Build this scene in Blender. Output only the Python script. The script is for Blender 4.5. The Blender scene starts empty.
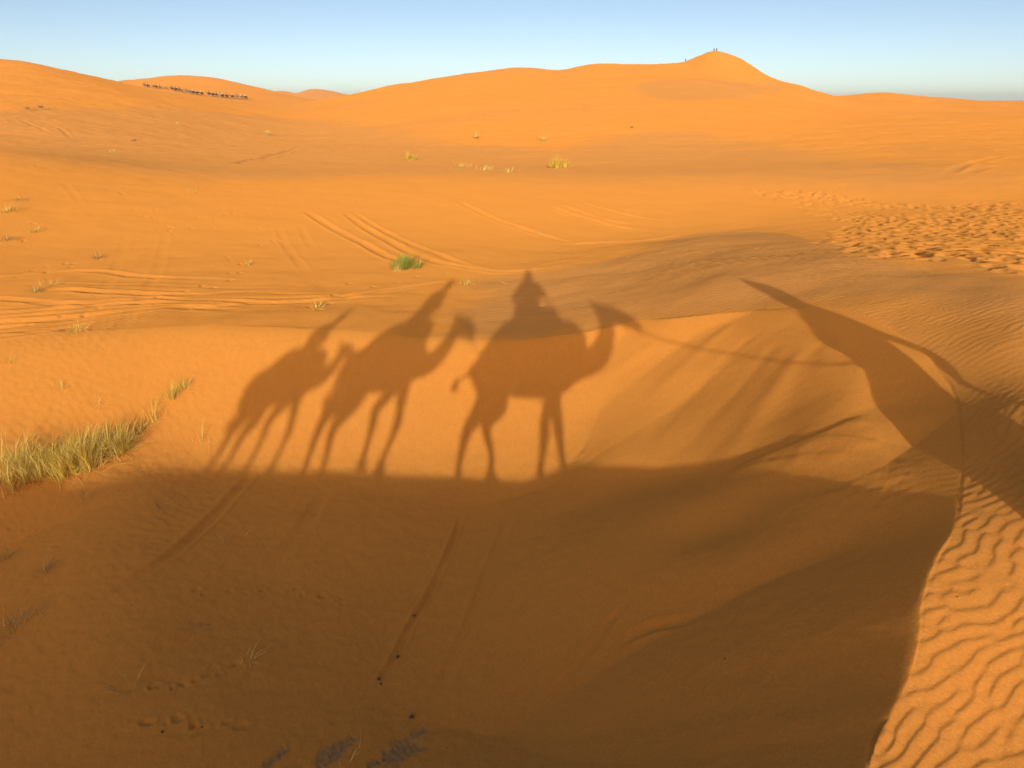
# A camel caravan's shadow thrown across orange dunes at low sun.
import math, random
import numpy as np

# ---------------------------------------------------------------- camera / sun constants
W_PX, H_PX, FOC = 1024, 768, 750.0
PITCH = math.radians(20.74)               # the camera looks this far below the horizon
CP, SP = math.cos(PITCH), math.sin(PITCH)

def ray(px, py):
    """pixel -> (x per metre of ground distance y, z per metre of y)"""
    a = (px - 512.0) / FOC
    u = (384.0 - py) / FOC
    f = CP + SP * u
    return a / f, (-SP + CP * u) / f

def pz(px, py, z):                        # the point of that sight line at height z
    a, s = ray(px, py)
    h = z / s
    return (a * h, h, z)

def ph(px, py, h):                        # the point of that sight line at ground distance h
    a, s = ray(px, py)
    return (a * h, h, s * h)

def ph3(px, py, h, z):
    return (ray(px, py)[0] * h, h, z)

def ah(px, h, z):                         # azimuth of a column (taken near the horizon), distance and height
    a, _ = ray(px, 200)
    return (a * h, h, z)

_ax, _as = ray(528, 279)
SUN_T = -_as                              # tangent of the sun's elevation
SUN_AZ = math.atan(_ax)                   # light travels towards +y, slightly to +x
SUN_EL = math.atan(SUN_T * math.cos(SUN_AZ))
SDIR = np.array([math.sin(SUN_AZ) * math.cos(SUN_EL), math.cos(SUN_AZ) * math.cos(SUN_EL), -math.sin(SUN_EL)])

# ---------------------------------------------------------------- noise
def _h(ix, iy, seed):
    n = (ix.astype(np.int64) * 374761393 + iy.astype(np.int64) * 668265263 + seed * 974634777) & 0xFFFFFFFF
    n = ((n ^ (n >> 13)) * 1274126177) & 0xFFFFFFFF
    return (n ^ (n >> 16)) & 0xFFFFFFFF

def vnoise(x, y, seed=0):
    """gradient noise about -1..1"""
    ix = np.floor(x); iy = np.floor(y)
    fx = x - ix; fy = y - iy
    def g(dx, dy):
        a = _h(ix + dx, iy + dy, seed) * (2 * math.pi / 4294967296.0)
        return np.cos(a) * (fx - dx) + np.sin(a) * (fy - dy)
    u = fx * fx * fx * (fx * (fx * 6 - 15) + 10)
    v = fy * fy * fy * (fy * (fy * 6 - 15) + 10)
    a = g(0, 0); b = g(1, 0); c = g(0, 1); d = g(1, 1)
    return ((a + (b - a) * u) * (1 - v) + (c + (d - c) * u) * v) * 1.5

def fbm(x, y, octv=3, seed=0):
    s = 0; a = 1.0
    for k in range(octv):
        s = s + a * vnoise(x, y, seed + k * 17)
        x = x * 2.03; y = y * 2.03; a *= 0.5
    return s

def cells(x, y, seed=0):
    """distance to the nearest random point, cell size 1"""
    ix = np.floor(x); iy = np.floor(y)
    best = np.full(x.shape, 9.0); rnd = np.zeros(x.shape)
    for dx in (-1, 0, 1):
        for dy in (-1, 0, 1):
            h1 = _h(ix + dx, iy + dy, seed) / 4294967296.0
            h2 = _h(ix + dx, iy + dy, seed + 5) / 4294967296.0
            d = (ix + dx + h1 - x) ** 2 + (iy + dy + h2 - y) ** 2
            m = d < best
            best = np.where(m, d, best); rnd = np.where(m, _h(ix + dx, iy + dy, seed + 9) / 4294967296.0, rnd)
    return np.sqrt(best), rnd

def sstep(a, b, x):
    t = np.clip((x - a) / (b - a), 0, 1)
    return t * t * (3 - 2 * t)

def smax(a, b, k):
    d = np.maximum(k - np.abs(a - b), 0) / k
    return np.maximum(a, b) + d * d * k * 0.25

def smin(a, b, k):
    return -smax(-a, -b, k)

# ---------------------------------------------------------------- thin-plate surfaces through control points
class Plate:
    def __init__(self, pts, log=True, lam=1e-3):
        self.log = log
        P = np.array(pts, float)
        self.q = self.map(P[:, 0], P[:, 1])
        n = len(P)
        K = self.phi(np.hypot(self.q[:, None, 0] - self.q[None, :, 0], self.q[:, None, 1] - self.q[None, :, 1]))
        K += lam * np.eye(n)
        Q = np.c_[np.ones(n), self.q]
        A = np.zeros((n + 3, n + 3)); A[:n, :n] = K; A[:n, n:] = Q; A[n:, :n] = Q.T
        self.w = np.linalg.solve(A, np.r_[P[:, 2], 0, 0, 0])
    def map(self, x, y):
        if not self.log:
            return np.c_[x, y]
        r = np.hypot(x, y + 4.0)
        return np.c_[np.arctan2(x, y + 4.0) * 1.2, np.log(r + 1.0)]
    @staticmethod
    def phi(r):
        return np.where(r > 1e-9, r * r * np.log(np.maximum(r, 1e-9)), 0)
    def __call__(self, x, y):
        out = np.empty(x.shape); xf = x.ravel(); yf = y.ravel(); o = out.ravel()
        for i in range(0, len(xf), 60000):
            q = self.map(xf[i:i + 60000], yf[i:i + 60000])
            n = len(self.q)
            v = self.w[n] + q @ self.w[n + 1:]
            d2 = (q[:, None, 0] - self.q[None, :, 0]) ** 2 + (q[:, None, 1] - self.q[None, :, 1]) ** 2
            v += (0.5 * d2 * np.log(np.maximum(d2, 1e-18))) @ self.w[:n]
            o[i:i + 60000] = v
        return o.reshape(x.shape)

# ---------------------------------------------------------------- the brink: crest under the caravan, round the bowl, dying out to the left
# (x, y, z, slope of the slip face, rounding)
BRINK = [(-16, -27, -0.5, .40, .6), (-9.0, -12.2, -0.62, .42, .3), (-7.3, -9.2, -1.19, .43, .2), (-6.2, -7.4, -1.50, .43, .15), (-4.5, -4.5, -2.18, .44, .1), (-2.7, -2.0, -2.70, .45, .06),
         (-1.2, -0.75, -2.98, .45, .05), (0.0, 0.05, -3.10, .46, .04), (.92, 1.38, -3.08, .56, .03)]
for _p in [(868, 768, -3.22), (893, 712, -3.18), (908, 682, -3.15), (919, 640, -3.10), (923, 600, -3.06), (937, 560, -3.03), (958, 520, -3.01), (963, 468, -2.98), (961, 419, -2.95),
           (954, 391, -2.91), (940, 371, -2.86), (926, 355, -2.81), (909, 340, -2.78), (877, 320, -2.77), (849, 309, -2.81), (822, 305, -2.89), (796, 308, -2.99),
           (740, 311, -3.22), (680, 316, -3.48)]:
    BRINK.append(pz(*_p) + (.70 if _p[1] > 530 else .68 if _p[1] > 500 else .50 if _p[1] > 450 else .66, .03))
for _p, _k, _s in [((640, 321, -3.74), .06, .50), ((590, 330, -3.94), .12, .50), ((528, 339, -4.15), .25, .54), ((460, 340, -4.22), .45, .58), ((390, 333, -4.25), .7, .60),
               ((300, 327, -4.3), .9, .58), ((200, 325, -4.4), 1.2, .52), ((100, 330, -4.55), 1.6, .42), ((0, 335, -4.8), 2.0, .32), ((-150, 345, -5.2), 3.0, .15), ((-400, 350, -5.6), 3.0, .08)]:
    BRINK.append(pz(*_p) + (_s, _k))
BRINK = np.array(BRINK, float)

def spline(P, n):
    """Catmull-Rom (centripetal-ish through chord length) resample of rows of P, n points per span"""
    out = []
    m = len(P)
    for i in range(m - 1):
        p0 = P[max(i - 1, 0)]; p1 = P[i]; p2 = P[i + 1]; p3 = P[min(i + 2, m - 1)]
        for t in np.linspace(0, 1, n, endpoint=False):
            out.append(0.5 * ((2 * p1) + (p2 - p0) * t + (2 * p0 - 5 * p1 + 4 * p2 - p3) * t * t + (3 * p1 - p0 - 3 * p2 + p3) * t ** 3))
    out.append(P[-1])
    return np.array(out)

BR = spline(BRINK, 9)

# ---------------------------------------------------------------- the surface outside the bowl (windward slopes, plateau, basin, terrace)
WP = [tuple(b[:3]) for b in BRINK]
# windward slope to the right of the crest
WP += [pz(1020, 760, -3.30), pz(1020, 600, -3.07), pz(1020, 500, -2.89), pz(1020, 405, -2.68), pz(1010, 340, -2.5), pz(960, 320, -2.58), pz(1020, 300, -2.4), pz(930, 300, -2.60), pz(1150, 500, -2.78), pz(1150, 400, -2.62),
      (4.5, 2.0, -3.15), (6.5, 4.0, -2.85), (9, 8, -2.8), (3, 0, -3.1), (12, 0, -3.6), (14, 12, -3.2)]
# sun side of the crest, behind the camels
WP += [(0, -3, -3.3), (-2.5, -5.5, -3.1), (2.5, -1.5, -3.2), (3, -6, -3.9), (0, -12, -4.6), (-4, -12, -3.6), (14, -10, -5), (-6, -20, -3.5), (0, -40, -7), (30, -30, -7), (-30, -60, -7), (60, 0, -6)]
# plateau beyond the bowl
WP += [pz(725, 280, -3.20), pz(800, 280, -2.93), pz(640, 290, -3.74), pz(560, 300, -4.2), pz(480, 310, -4.34), pz(400, 312, -4.36), pz(300, 310, -4.42), pz(200, 308, -4.54),
       pz(860, 280, -2.74), pz(940, 270, -2.64), pz(1020, 265, -2.56)]
# far edge of the plateau
WP += [pz(490, 277, -4.6), pz(560, 267, -4.48), pz(640, 251, -4.25), pz(700, 238, -4.1), pz(800, 236, -4.05), pz(900, 238, -3.75), pz(1020, 240, -3.45)]
# basin
WP += [ah(700, 31, -5.0), ah(600, 27.5, -5.0), ah(520, 25.5, -4.95), ah(440, 25, -4.85), pz(380, 282, -4.68), pz(300, 290, -4.62), pz(200, 290, -4.7), pz(100, 295, -4.75), pz(0, 300, -4.85), pz(-150, 300, -5.0),
       pz(100, 260, -4.92), pz(0, 250, -4.9), pz(300, 250, -4.95), pz(450, 245, -5.02), pz(600, 238, -5.1), pz(850, 205, -4.9), pz(1000, 200, -4.6), pz(1020, 215, -4.2), pz(900, 215, -4.5)]
# terrace lip and top
WP += [pz(0, 152, -2.9), pz(50, 158, -3.2), pz(90, 166, -3.6), pz(190, 178, -4.25), pz(300, 181, -4.4), pz(430, 181, -4.4), pz(560, 180, -4.4), pz(700, 180, -4.4), pz(820, 182, -4.4), pz(1000, 175, -4.0)]
WP += [ah(0, 62, -3.45), ah(90, 60, -4.0), ah(190, 62, -4.8), ah(430, 62, -4.95), ah(700, 62, -4.9), ah(1000, 60, -4.2)]
WP += [ah(-300, 80, -4.0), ah(0, 90, -4.9), ah(300, 100, -6.2), ah(600, 100, -6.2), ah(800, 95, -5.6), ah(1020, 90, -4.6), ah(1400, 90, -4)]
WP += [ah(-300, 160, -4.0), ah(0, 160, -5.0), ah(300, 160, -6.2), ah(600, 160, -6.0), ah(800, 160, -4.2), ah(1020, 160, -3.8), ah(1400, 160, -4), ah(-300, 400, -3), ah(300, 400, -3.5), ah(700, 400, -3.5), ah(1400, 400, -3),
       ah(-300, 3000, -3), ah(512, 3000, -3), ah(1400, 3000, -3)]
PLW = Plate(WP)

# ---------------------------------------------------------------- the bowl floor
BP = [pz(512, 468, -5.66), pz(560, 469, -5.3), pz(600, 470, -4.95), pz(430, 468, -5.7), pz(340, 468, -5.74), pz(240, 464, -5.82), pz(150, 455, -5.66), pz(75, 470, -5.60), pz(0, 487, -5.5), pz(-150, 480, -5.4),
      pz(400, 750, -5.0), pz(300, 750, -4.95), pz(512, 640, -5.3), pz(300, 600, -5.35), pz(150, 650, -5.15), pz(0, 600, -5.15), pz(0, 720, -4.9), pz(400, 540, -5.45), pz(200, 520, -5.55), pz(60, 530, -5.45),
      (-7, -2, -4.6), (-10, 2, -4.8), (-14, 8, -5.0), (-12, -8, -4.5), 
      (0, 2, -5.0), (-1, 1, -5.0), (1, 3, -4.9), (1.5, 4.8, -4.7), pz(640, 471, -4.78), pz(680, 473, -4.56), pz(720, 475, -4.24), pz(760, 477, -3.94), pz(800, 479, -3.69), pz(840, 480, -3.48), pz(880, 482, -3.31),
      pz(700, 400, -4.12), pz(760, 400, -3.63), pz(810, 400, -3.34), pz(700, 345, -3.70), pz(760, 340, -3.31), pz(620, 400, -4.7),
       
      pz(640, 510, -5.0), pz(690, 510, -4.75), pz(750, 505, -4.15), pz(800, 520, -3.95), pz(850, 520, -3.66), pz(760, 560, -4.4), pz(720, 600, -4.75), pz(820, 600, -4.3), pz(600, 540, -5.3), pz(880, 640, -3.75), pz(860, 700, -3.85), pz(900, 580, -3.55), pz(840, 740, -4.0),
      pz(512, 400, -5.75), pz(300, 400, -5.85), pz(150, 400, -5.9), pz(0, 400, -5.7), pz(0, 360, -5.65), pz(-150, 400, -5.6)]
PLB = Plate(BP)

# ---------------------------------------------------------------- far dunes: ridges given by a crest line, a near slope and a far slope
RIDGES = []
def ridge(pts, near, far, k=6.0, conc=0.0):
    RIDGES.append((spline(np.array(pts, float), 20), near, far, k, conc))

# dune at the left edge
ridge([ph(-420, 48, 300), ph(-200, 50, 270), ph(0, 60, 250), ph(30, 65.5, 252), ph(60, 71, 255), ph(90, 77.5, 260), ph(125, 85, 266), ph(170, 94, 275), ph(230, 103, 290)], .10, .25, 10)
# dune carrying the caravan
ridge([ph(60, 92, 560), ph(100, 84, 560), ph(130, 79.5, 570), ph(180, 76, 580), ph(220, 79, 580), ph(265, 89, 575), ph(300, 98, 570), ph(330, 106, 560)], .12, .25, 8)
# hazy dunes on the skyline
ridge([ph(200, 97, 1500), ph(262, 94, 1500), ph(280, 90.5, 1500), ph(296, 93, 1500), ph(312, 88.5, 1500), ph(330, 90.5, 1500), ph(350, 95, 1500), ph(400, 97, 1500)], .14, .2, 20)
# the big dune: long left shoulder, then the summit with its steep face
ridge([ph(285, 106, 330), ph(320, 99, 330), ph(345, 94.5, 325), ph(400, 84, 315), ph(450, 76, 310), ph(500, 69.5, 305), ph(530, 69.5, 308), ph(560, 71, 312), ph(595, 65.5, 312), ph(640, 65.5, 306), ph(680, 65.5, 300)], .115, .45, 6, .2)
ridge([ph(660, 67, 302), ph(680, 65, 300), ph(700, 58, 298), ph(715, 53.5, 296), ph(735, 59, 298), ph(760, 73, 303), ph(780, 84, 308), ph(800, 92, 312)], .27, .5, 1.2, .1)
ridge([ph(770, 90, 300), ph(800, 88.5, 330), ph(830, 94.5, 340), ph(860, 92.5, 345), ph(885, 93, 345), ph(920, 97, 350), ph(960, 99, 350), ph(1024, 102.5, 350), ph(1150, 104, 340), ph(1400, 99, 330)], .10, .3, 5)
# shoulder in front of its hollow, running down from the foot of the summit towards the viewer
ridge([ph(790, 87, 285), ph(780, 90.5, 272), ph(762, 94, 262), ph(740, 97, 254), ph(712, 99.5, 246), ph(680, 103, 236), ph(640, 109, 220), ph(600, 118, 200)], .11, .5, 1.0)
# low rises

def polyline(P2, x, y, chunk=20000):
    """nearest point of a polyline: distance, index (float), side (+ left of travel)"""
    A = P2[:-1, :2]; D = P2[1:, :2] - A
    L2 = np.maximum((D ** 2).sum(1), 1e-12)
    dist = np.empty(len(x)); idx = np.empty(len(x)); side = np.empty(len(x))
    nseg = len(A)
    for i in range(0, len(x), chunk):
        xs = x[i:i + chunk]; ys = y[i:i + chunk]
        # nearest vertex first, then its two segments
        d2 = (xs[:, None] - P2[None, :, 0]) ** 2 + (ys[:, None] - P2[None, :, 1]) ** 2
        j = d2.argmin(1)
        best = np.full(len(xs), 1e18); bi = np.zeros(len(xs)); bs = np.zeros(len(xs))
        for o in (-1, 0):
            k = np.clip(j + o, 0, nseg - 1)
            ax = A[k, 0]; ay = A[k, 1]; dx = D[k, 0]; dy = D[k, 1]
            t = np.clip(((xs - ax) * dx + (ys - ay) * dy) / L2[k], 0, 1)
            ex = xs - ax - t * dx; ey = ys - ay - t * dy
            d = ex * ex + ey * ey
            m = d < best
            best = np.where(m, d, best); bi = np.where(m, k + t, bi); bs = np.where(m, dx * ey - dy * ex, bs)
        dist[i:i + chunk] = np.sqrt(best); idx[i:i + chunk] = bi; side[i:i + chunk] = np.sign(bs)
    return dist, idx, side

def along(col, idx):
    return np.interp(idx, np.arange(len(col)), col)

CAPS = np.where(BR[:, 1] < 7.0, .5, .26)
DIP = (2.1, 6.6); BUMP = (99., 99.)
def base_height(x, y):
    """large forms only"""
    x = np.asarray(x, float).ravel(); y = np.asarray(y, float).ravel()
    z = PLW(x, y)
    r = np.hypot(x, y)
    # bowl
    inside = np.zeros(len(x)); dbr = np.full(len(x), 99.0)
    m = np.where((r < 45))[0]
    d, i, s = polyline(BR, x[m], y[m])
    ins = s > 0
    dbr[m] = np.where(ins, -d, d)
    mi = m[ins]; d = d[ins]; i = i[ins]
    zc = along(BR[:, 2], i)
    face = np.empty(len(mi)); cap = np.empty(len(mi))
    for c in range(0, len(mi), 20000):      # sand spills from every point of the crest at its own slope
        xs = x[mi[c:c + 20000], None]; ys = y[mi[c:c + 20000], None]
        d2 = (xs - BR[None, :, 0]) ** 2 + (ys - BR[None, :, 1]) ** 2
        face[c:c + 20000] = (BR[None, :, 2] - BR[None, :, 3] * (np.sqrt(d2 + BR[None, :, 4] ** 2) - BR[None, :, 4])).max(1)
        cap[c:c + 20000] = (BR[None, :, 2] - CAPS[None] * np.sqrt(d2)).max(1)
    k0 = along(BR[:, 4], i); face = np.maximum(face, zc - along(BR[:, 3], i) * (np.sqrt(d * d + k0 * k0) - k0) - .5 * np.maximum(d - .4, 0))
    fl = smin(PLB(x[mi], y[mi]), cap, .004 + np.minimum(.25 * d, .2))
    zi = smax(face, fl, .004 + np.minimum(.35 * d, .5))
    zi -= .16 * np.exp(-((x[mi] - DIP[0]) ** 2 + (y[mi] - DIP[1]) ** 2) / .55 ** 2)
    zi += .05 * np.exp(-((x[mi] - BUMP[0]) ** 2 + (y[mi] - BUMP[1]) ** 2) / .7 ** 2)
    fade = sstep(16, 26, -x[mi]) # far to the left the step dies out
    # just inside the lip the plateau surface takes over smoothly
    zi = zi * (1 - fade) + smin(PLW(x[mi], y[mi]), zi, .3) * fade
    z[mi] = zi
    inside[mi] = 1
    # far ridges
    m = np.where(r > 55)[0]
    if len(m):
        xm = x[m]; ym = y[m]; zm = z[m]
        for P, near, far, kk, conc in RIDGES:
            lo = np.percentile(np.hypot(P[:, 0], P[:, 1]), 0)
            hi = np.hypot(P[:, 0], P[:, 1]).max()
            q = np.where((np.hypot(xm, ym) > lo * .18) & (np.hypot(xm, ym) < hi * 2.2))[0]
            if not len(q): continue
            pa = np.arctan2(P[:, 0], P[:, 1]); va = np.arctan2(xm[q], ym[q])
            q = q[(va > pa.min() - .55) & (va < pa.max() + .55)]; va = np.arctan2(xm[q], ym[q])
            Pr = np.hypot(P[:, 0], P[:, 1]); vr = np.hypot(xm[q], ym[q]); hh = np.empty(len(q))
            for c in range(0, len(q), 12000):
                dr = vr[c:c + 12000, None] - Pr[None]
                dt = (va[c:c + 12000, None] - pa[None]) * Pr[None] * 2.6      # dunes fall off more steeply along their crest than across it
                e = np.sqrt(dr * dr + dt * dt + 16) - 4
                slp = near + (far - near) * sstep(-1, 1, dr / (.35 * e + 4))
                hh[c:c + 12000] = (P[None, :, 2] - (slp * (1 - conc) * e + slp * conc * 34 * (1 - np.exp(-e / 17)))).max(1)
            hh -= 14 * (1 - sstep(60, 190, vr)) ** 2
            zm[q] = smax(zm[q], hh, kk)
        z[m] = zm
    return z, dbr
# ==== END TERRAIN FUNCS
import bpy, bmesh
from mathutils import Vector, Matrix
QUAL = 1.0
random.seed(11); np.random.seed(11)
scn = bpy.context.scene
COL = scn.collection

# ---------------------------------------------------------------- helpers
def tag(o, label=None, cat=None, group=None, kind=None):
    if label: o['label'] = label
    if cat: o['category'] = cat
    if group: o['group'] = group
    if kind: o['kind'] = kind
    return o

def mesh_obj(name, verts, faces, mats=(), parent=None, smooth=True):
    me = bpy.data.meshes.new(name)
    me.from_pydata([tuple(v) for v in verts], [], [tuple(f) for f in faces])
    if smooth:
        me.polygons.foreach_set('use_smooth', [True] * len(me.polygons))
    for m in (mats if isinstance(mats, (list, tuple)) else [mats]):
        me.materials.append(m)
    o = bpy.data.objects.new(name, me); COL.objects.link(o)
    if parent: o.parent = parent
    return o

def nodes_of(name):
    m = bpy.data.materials.new(name); m.use_nodes = True
    nt = m.node_tree; nt.nodes.clear()
    out = nt.nodes.new('ShaderNodeOutputMaterial')
    return m, nt, out

# ---------------------------------------------------------------- sand
def sand_material():
    m, nt, out = nodes_of('sand')
    N = nt.nodes.new; L = nt.links.new
    geo = N('ShaderNodeNewGeometry')
    att = N('ShaderNodeAttribute'); att.attribute_name = 'coarse_and_shade'
    rip = N('ShaderNodeAttribute'); rip.attribute_name = 'ripple'
    drk = N('ShaderNodeAttribute'); drk.attribute_name = 'gravel'
    # blotches of finer and coarser sand
    n1 = N('ShaderNodeTexNoise'); n1.inputs['Scale'].default_value = .23; n1.inputs['Detail'].default_value = 5; n1.inputs['Roughness'].default_value = .6
    n2 = N('ShaderNodeTexNoise'); n2.inputs['Scale'].default_value = 38; n2.inputs['Detail'].default_value = 4; n2.inputs['Roughness'].default_value = .75
    n3 = N('ShaderNodeTexNoise'); n3.inputs['Scale'].default_value = 420; n3.inputs['Detail'].default_value = 2
    for n in (n1, n2, n3): L(geo.outputs['Position'], n.inputs['Vector'])
    a1 = N('ShaderNodeMath'); a1.operation = 'MULTIPLY_ADD'; L(n1.outputs['Fac'], a1.inputs[0]); a1.inputs[1].default_value = .9; a1.inputs[2].default_value = -.45
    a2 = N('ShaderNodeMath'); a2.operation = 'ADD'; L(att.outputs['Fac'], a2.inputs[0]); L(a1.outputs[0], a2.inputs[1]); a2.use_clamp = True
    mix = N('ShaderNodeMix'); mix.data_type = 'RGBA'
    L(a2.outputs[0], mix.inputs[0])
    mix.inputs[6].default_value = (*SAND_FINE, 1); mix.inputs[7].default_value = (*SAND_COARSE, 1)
    # grains
    v = N('ShaderNodeMath'); v.operation = 'MULTIPLY_ADD'; L(n2.outputs['Fac'], v.inputs[0]); v.inputs[1].default_value = .50; v.inputs[2].default_value = .75
    g = N('ShaderNodeMath'); g.operation = 'MULTIPLY_ADD'; L(n3.outputs['Fac'], g.inputs[0]); g.inputs[1].default_value = .7; g.inputs[2].default_value = .65
    vg = N('ShaderNodeMath'); vg.operation = 'MULTIPLY'; L(v.outputs[0], vg.inputs[0]); L(g.outputs[0], vg.inputs[1])
    mul = N('ShaderNodeMix'); mul.data_type = 'RGBA'; mul.blend_type = 'MULTIPLY'; mul.inputs[0].default_value = 1
    L(mix.outputs[2], mul.inputs[6]); L(vg.outputs[0], mul.inputs[7])
    grv = N('ShaderNodeMix'); grv.data_type = 'RGBA'; L(drk.outputs['Fac'], grv.inputs[0]); L(mul.outputs[2], grv.inputs[6])
    n5 = N('ShaderNodeTexVoronoi'); n5.inputs['Scale'].default_value = 55; L(geo.outputs['Position'], n5.inputs['Vector'])
    cr = N('ShaderNodeValToRGB'); cr.color_ramp.elements[0].color = (.24, .15, .08, 1); cr.color_ramp.elements[1].color = (.44, .29, .15, 1)
    L(n5.outputs['Color'], cr.inputs[0]); L(cr.outputs[0], grv.inputs[7])
    # small wind ripples (bump), strength from the attribute
    wv = N('ShaderNodeTexWave'); wv.wave_type = 'BANDS'; wv.bands_direction = 'Y'
    mp = N('ShaderNodeMapping'); mp.inputs['Rotation'].default_value = (0, 0, math.radians(24)); L(geo.outputs['Position'], mp.inputs['Vector'])
    wv.inputs['Scale'].default_value = 2.3; wv.inputs['Distortion'].default_value = 5.0; wv.inputs['Detail'].default_value = 2; wv.inputs['Detail Scale'].default_value = .35
    L(mp.outputs[0], wv.inputs['Vector'])
    wm = N('ShaderNodeMath'); wm.operation = 'MULTIPLY'; L(wv.outputs['Fac'], wm.inputs[0]); L(rip.outputs['Fac'], wm.inputs[1])
    wb = N('ShaderNodeMath'); wb.operation = 'MULTIPLY_ADD'; L(wm.outputs[0], wb.inputs[0]); wb.inputs[1].default_value = .012
    gb = N('ShaderNodeMath'); gb.operation = 'MULTIPLY_ADD'; L(n2.outputs['Fac'], gb.inputs[0]); gb.inputs[1].default_value = .006
    gb2 = N('ShaderNodeMath'); gb2.operation = 'MULTIPLY'; L(n3.outputs['Fac'], gb2.inputs[0]); gb2.inputs[1].default_value = .0016
    L(gb2.outputs[0], gb.inputs[2]); L(gb.outputs[0], wb.inputs[2])
    bmp = N('ShaderNodeBump'); bmp.inputs['Strength'].default_value = .8; bmp.inputs['Distance'].default_value = 1; L(wb.outputs[0], bmp.inputs['Height'])
    d = N('ShaderNodeBsdfDiffuse'); d.inputs['Roughness'].default_value = SAND_ROUGH
    L(grv.outputs[2], d.inputs['Color']); L(bmp.outputs[0], d.inputs['Normal'])
    L(d.outputs[0], out.inputs['Surface'])
    return m

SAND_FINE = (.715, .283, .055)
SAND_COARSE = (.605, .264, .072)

SAND_ROUGH = .6
# ---------------------------------------------------------------- the ground: one sheet, fine near the viewer, reaching the horizon
def ripple_field(u, v, lam, spread=.16, ang=.30, n=26, seed=3):
    """phase of a narrow-band random wave field: wind ripples that fork and join"""
    rng = np.random.RandomState(seed)
    c = np.zeros(u.shape, complex)
    for _ in range(n):
        k = 2 * math.pi / lam * (1 + spread * rng.randn())
        a = ang * rng.randn()
        c += np.exp(1j * (k * (math.cos(a) * u + math.sin(a) * v) + rng.rand() * 6.283))
    return np.angle(c), np.abs(c) / math.sqrt(n)

def ripple_profile(ph):
    t = (ph / (2 * math.pi)) % 1.0            # gentle stoss, steeper lee
    return np.where(t < .76, .5 - .5 * np.cos(math.pi * t / .76), .5 + .5 * np.cos(math.pi * (t - .76) / .24))

TRACKS = []                                   # (world polyline, half width, depth, rim)
def track(pix, hw, dep, rim=.5):
    TRACKS.append((pix, hw, dep, rim))

def find_ground(px, py, zguess=-5.0):
    """march the sight line of a pixel to the large forms"""
    a, s = ray(px, py)
    h = np.exp(np.linspace(math.log(1.2), math.log(700), 900))
    z, _ = base_height(a * h, h)
    below = np.where(z > s * h)[0]
    i = below[0] if len(below) else len(h) - 1
    if i > 0:
        f0 = s * h[i - 1] - z[i - 1]; f1 = s * h[i] - z[i]
        t = f0 / (f0 - f1 + 1e-12)
        hh = h[i - 1] + t * (h[i] - h[i - 1])
    else:
        hh = h[0]
    return np.array([a * hh, hh, s * hh])

def build_ground():
    # rings and spokes
    def geo(a, b, step): return list(np.exp(np.arange(math.log(a), math.log(b), step / QUAL)))
    rs = [.02, .25, .5, .75, 1.0, 1.2, 1.4, 1.6] + geo(1.75, 9, .0042) + geo(9, 60, .0036) + geo(60, 420, .0045) + geo(420, 2000, .012) + geo(2000, 5200, .05)
    rs = np.array(rs)
    az = np.radians(np.arange(-43.5, 43.5, .085 / QUAL))
    side = np.radians(np.concatenate([np.arange(43.5, 60, .5), np.arange(60, 300, 1.5), np.arange(300, 316.5, .5)]))
    az = np.concatenate([az, side])
    n, m = len(rs), len(az)
    R, A = np.meshgrid(rs, az, indexing='ij')
    X = (R * np.sin(A)).ravel(); Y = (R * np.cos(A)).ravel()
    Rf = R.ravel()
    z, dbr = base_height(X, Y)
    front = np.abs(((A.ravel() + math.pi) % (2 * math.pi)) - math.pi) < math.radians(43.7)
    z, attrs = detail(X, Y, z, dbr, Rf, front)
    co = np.empty((n * m, 3), np.float32); co[:, 0] = X; co[:, 1] = Y; co[:, 2] = z
    i = np.arange(n - 1)[:, None] * m; j = np.arange(m)[None, :]; j2 = (j + 1) % m
    q = np.stack([i + j, i + j2, i + m + j2, i + m + j], -1).reshape(-1, 4)[:, ::-1].astype(np.int32)
    me = bpy.data.meshes.new('sand_ground')
    me.vertices.add(n * m); me.vertices.foreach_set('co', co.ravel())
    me.loops.add(q.size); me.loops.foreach_set('vertex_index', q.ravel())
    me.polygons.add(len(q)); me.polygons.foreach_set('loop_start', np.arange(0, q.size, 4, dtype=np.int32))
    me.polygons.foreach_set('use_smooth', np.ones(len(q), bool))
    me.update(calc_edges=True)
    for k, v in attrs.items():
        a = me.attributes.new(k, 'FLOAT', 'POINT'); a.data.foreach_set('value', v.astype(np.float32))
    me.materials.append(sand_material())
    o = bpy.data.objects.new('sand_ground', me); COL.objects.link(o)
    tag(o, kind='structure')
    return o

def detail(X, Y, z, dbr, R, front):
    attrs = dict(coarse_and_shade=np.zeros(len(X)), ripple=np.zeros(len(X)), gravel=np.zeros(len(X)))
    return z, attrs
# ---------------------------------------------------------------- wheel tracks, ripples, footprints, streaks
def ground_far(pix): return ground_pts(pix, 120, 900)

def ground_pts(pix, lo=1.5, hi=400):
    px = np.array([p[0] for p in pix], float); py = np.array([p[1] for p in pix], float)
    a = (px - 512) / FOC; u = (384 - py) / FOC; f = CP + SP * u
    a = a / f; s = (-SP + CP * u) / f
    h = np.exp(np.linspace(math.log(lo), math.log(hi), 520))
    A = a[:, None] * h; Hh = np.broadcast_to(h, A.shape)
    Z = base_height(A, Hh)[0].reshape(A.shape)
    i = np.maximum((Z > s[:, None] * h).argmax(1), 1); r = np.arange(len(px))
    f0 = s * h[i - 1] - Z[r, i - 1]; f1 = s * h[i] - Z[r, i]
    hh = h[i - 1] + f0 / (f0 - f1 + 1e-12) * (h[i] - h[i - 1])
    return np.c_[a * hh, hh, s * hh]

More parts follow.
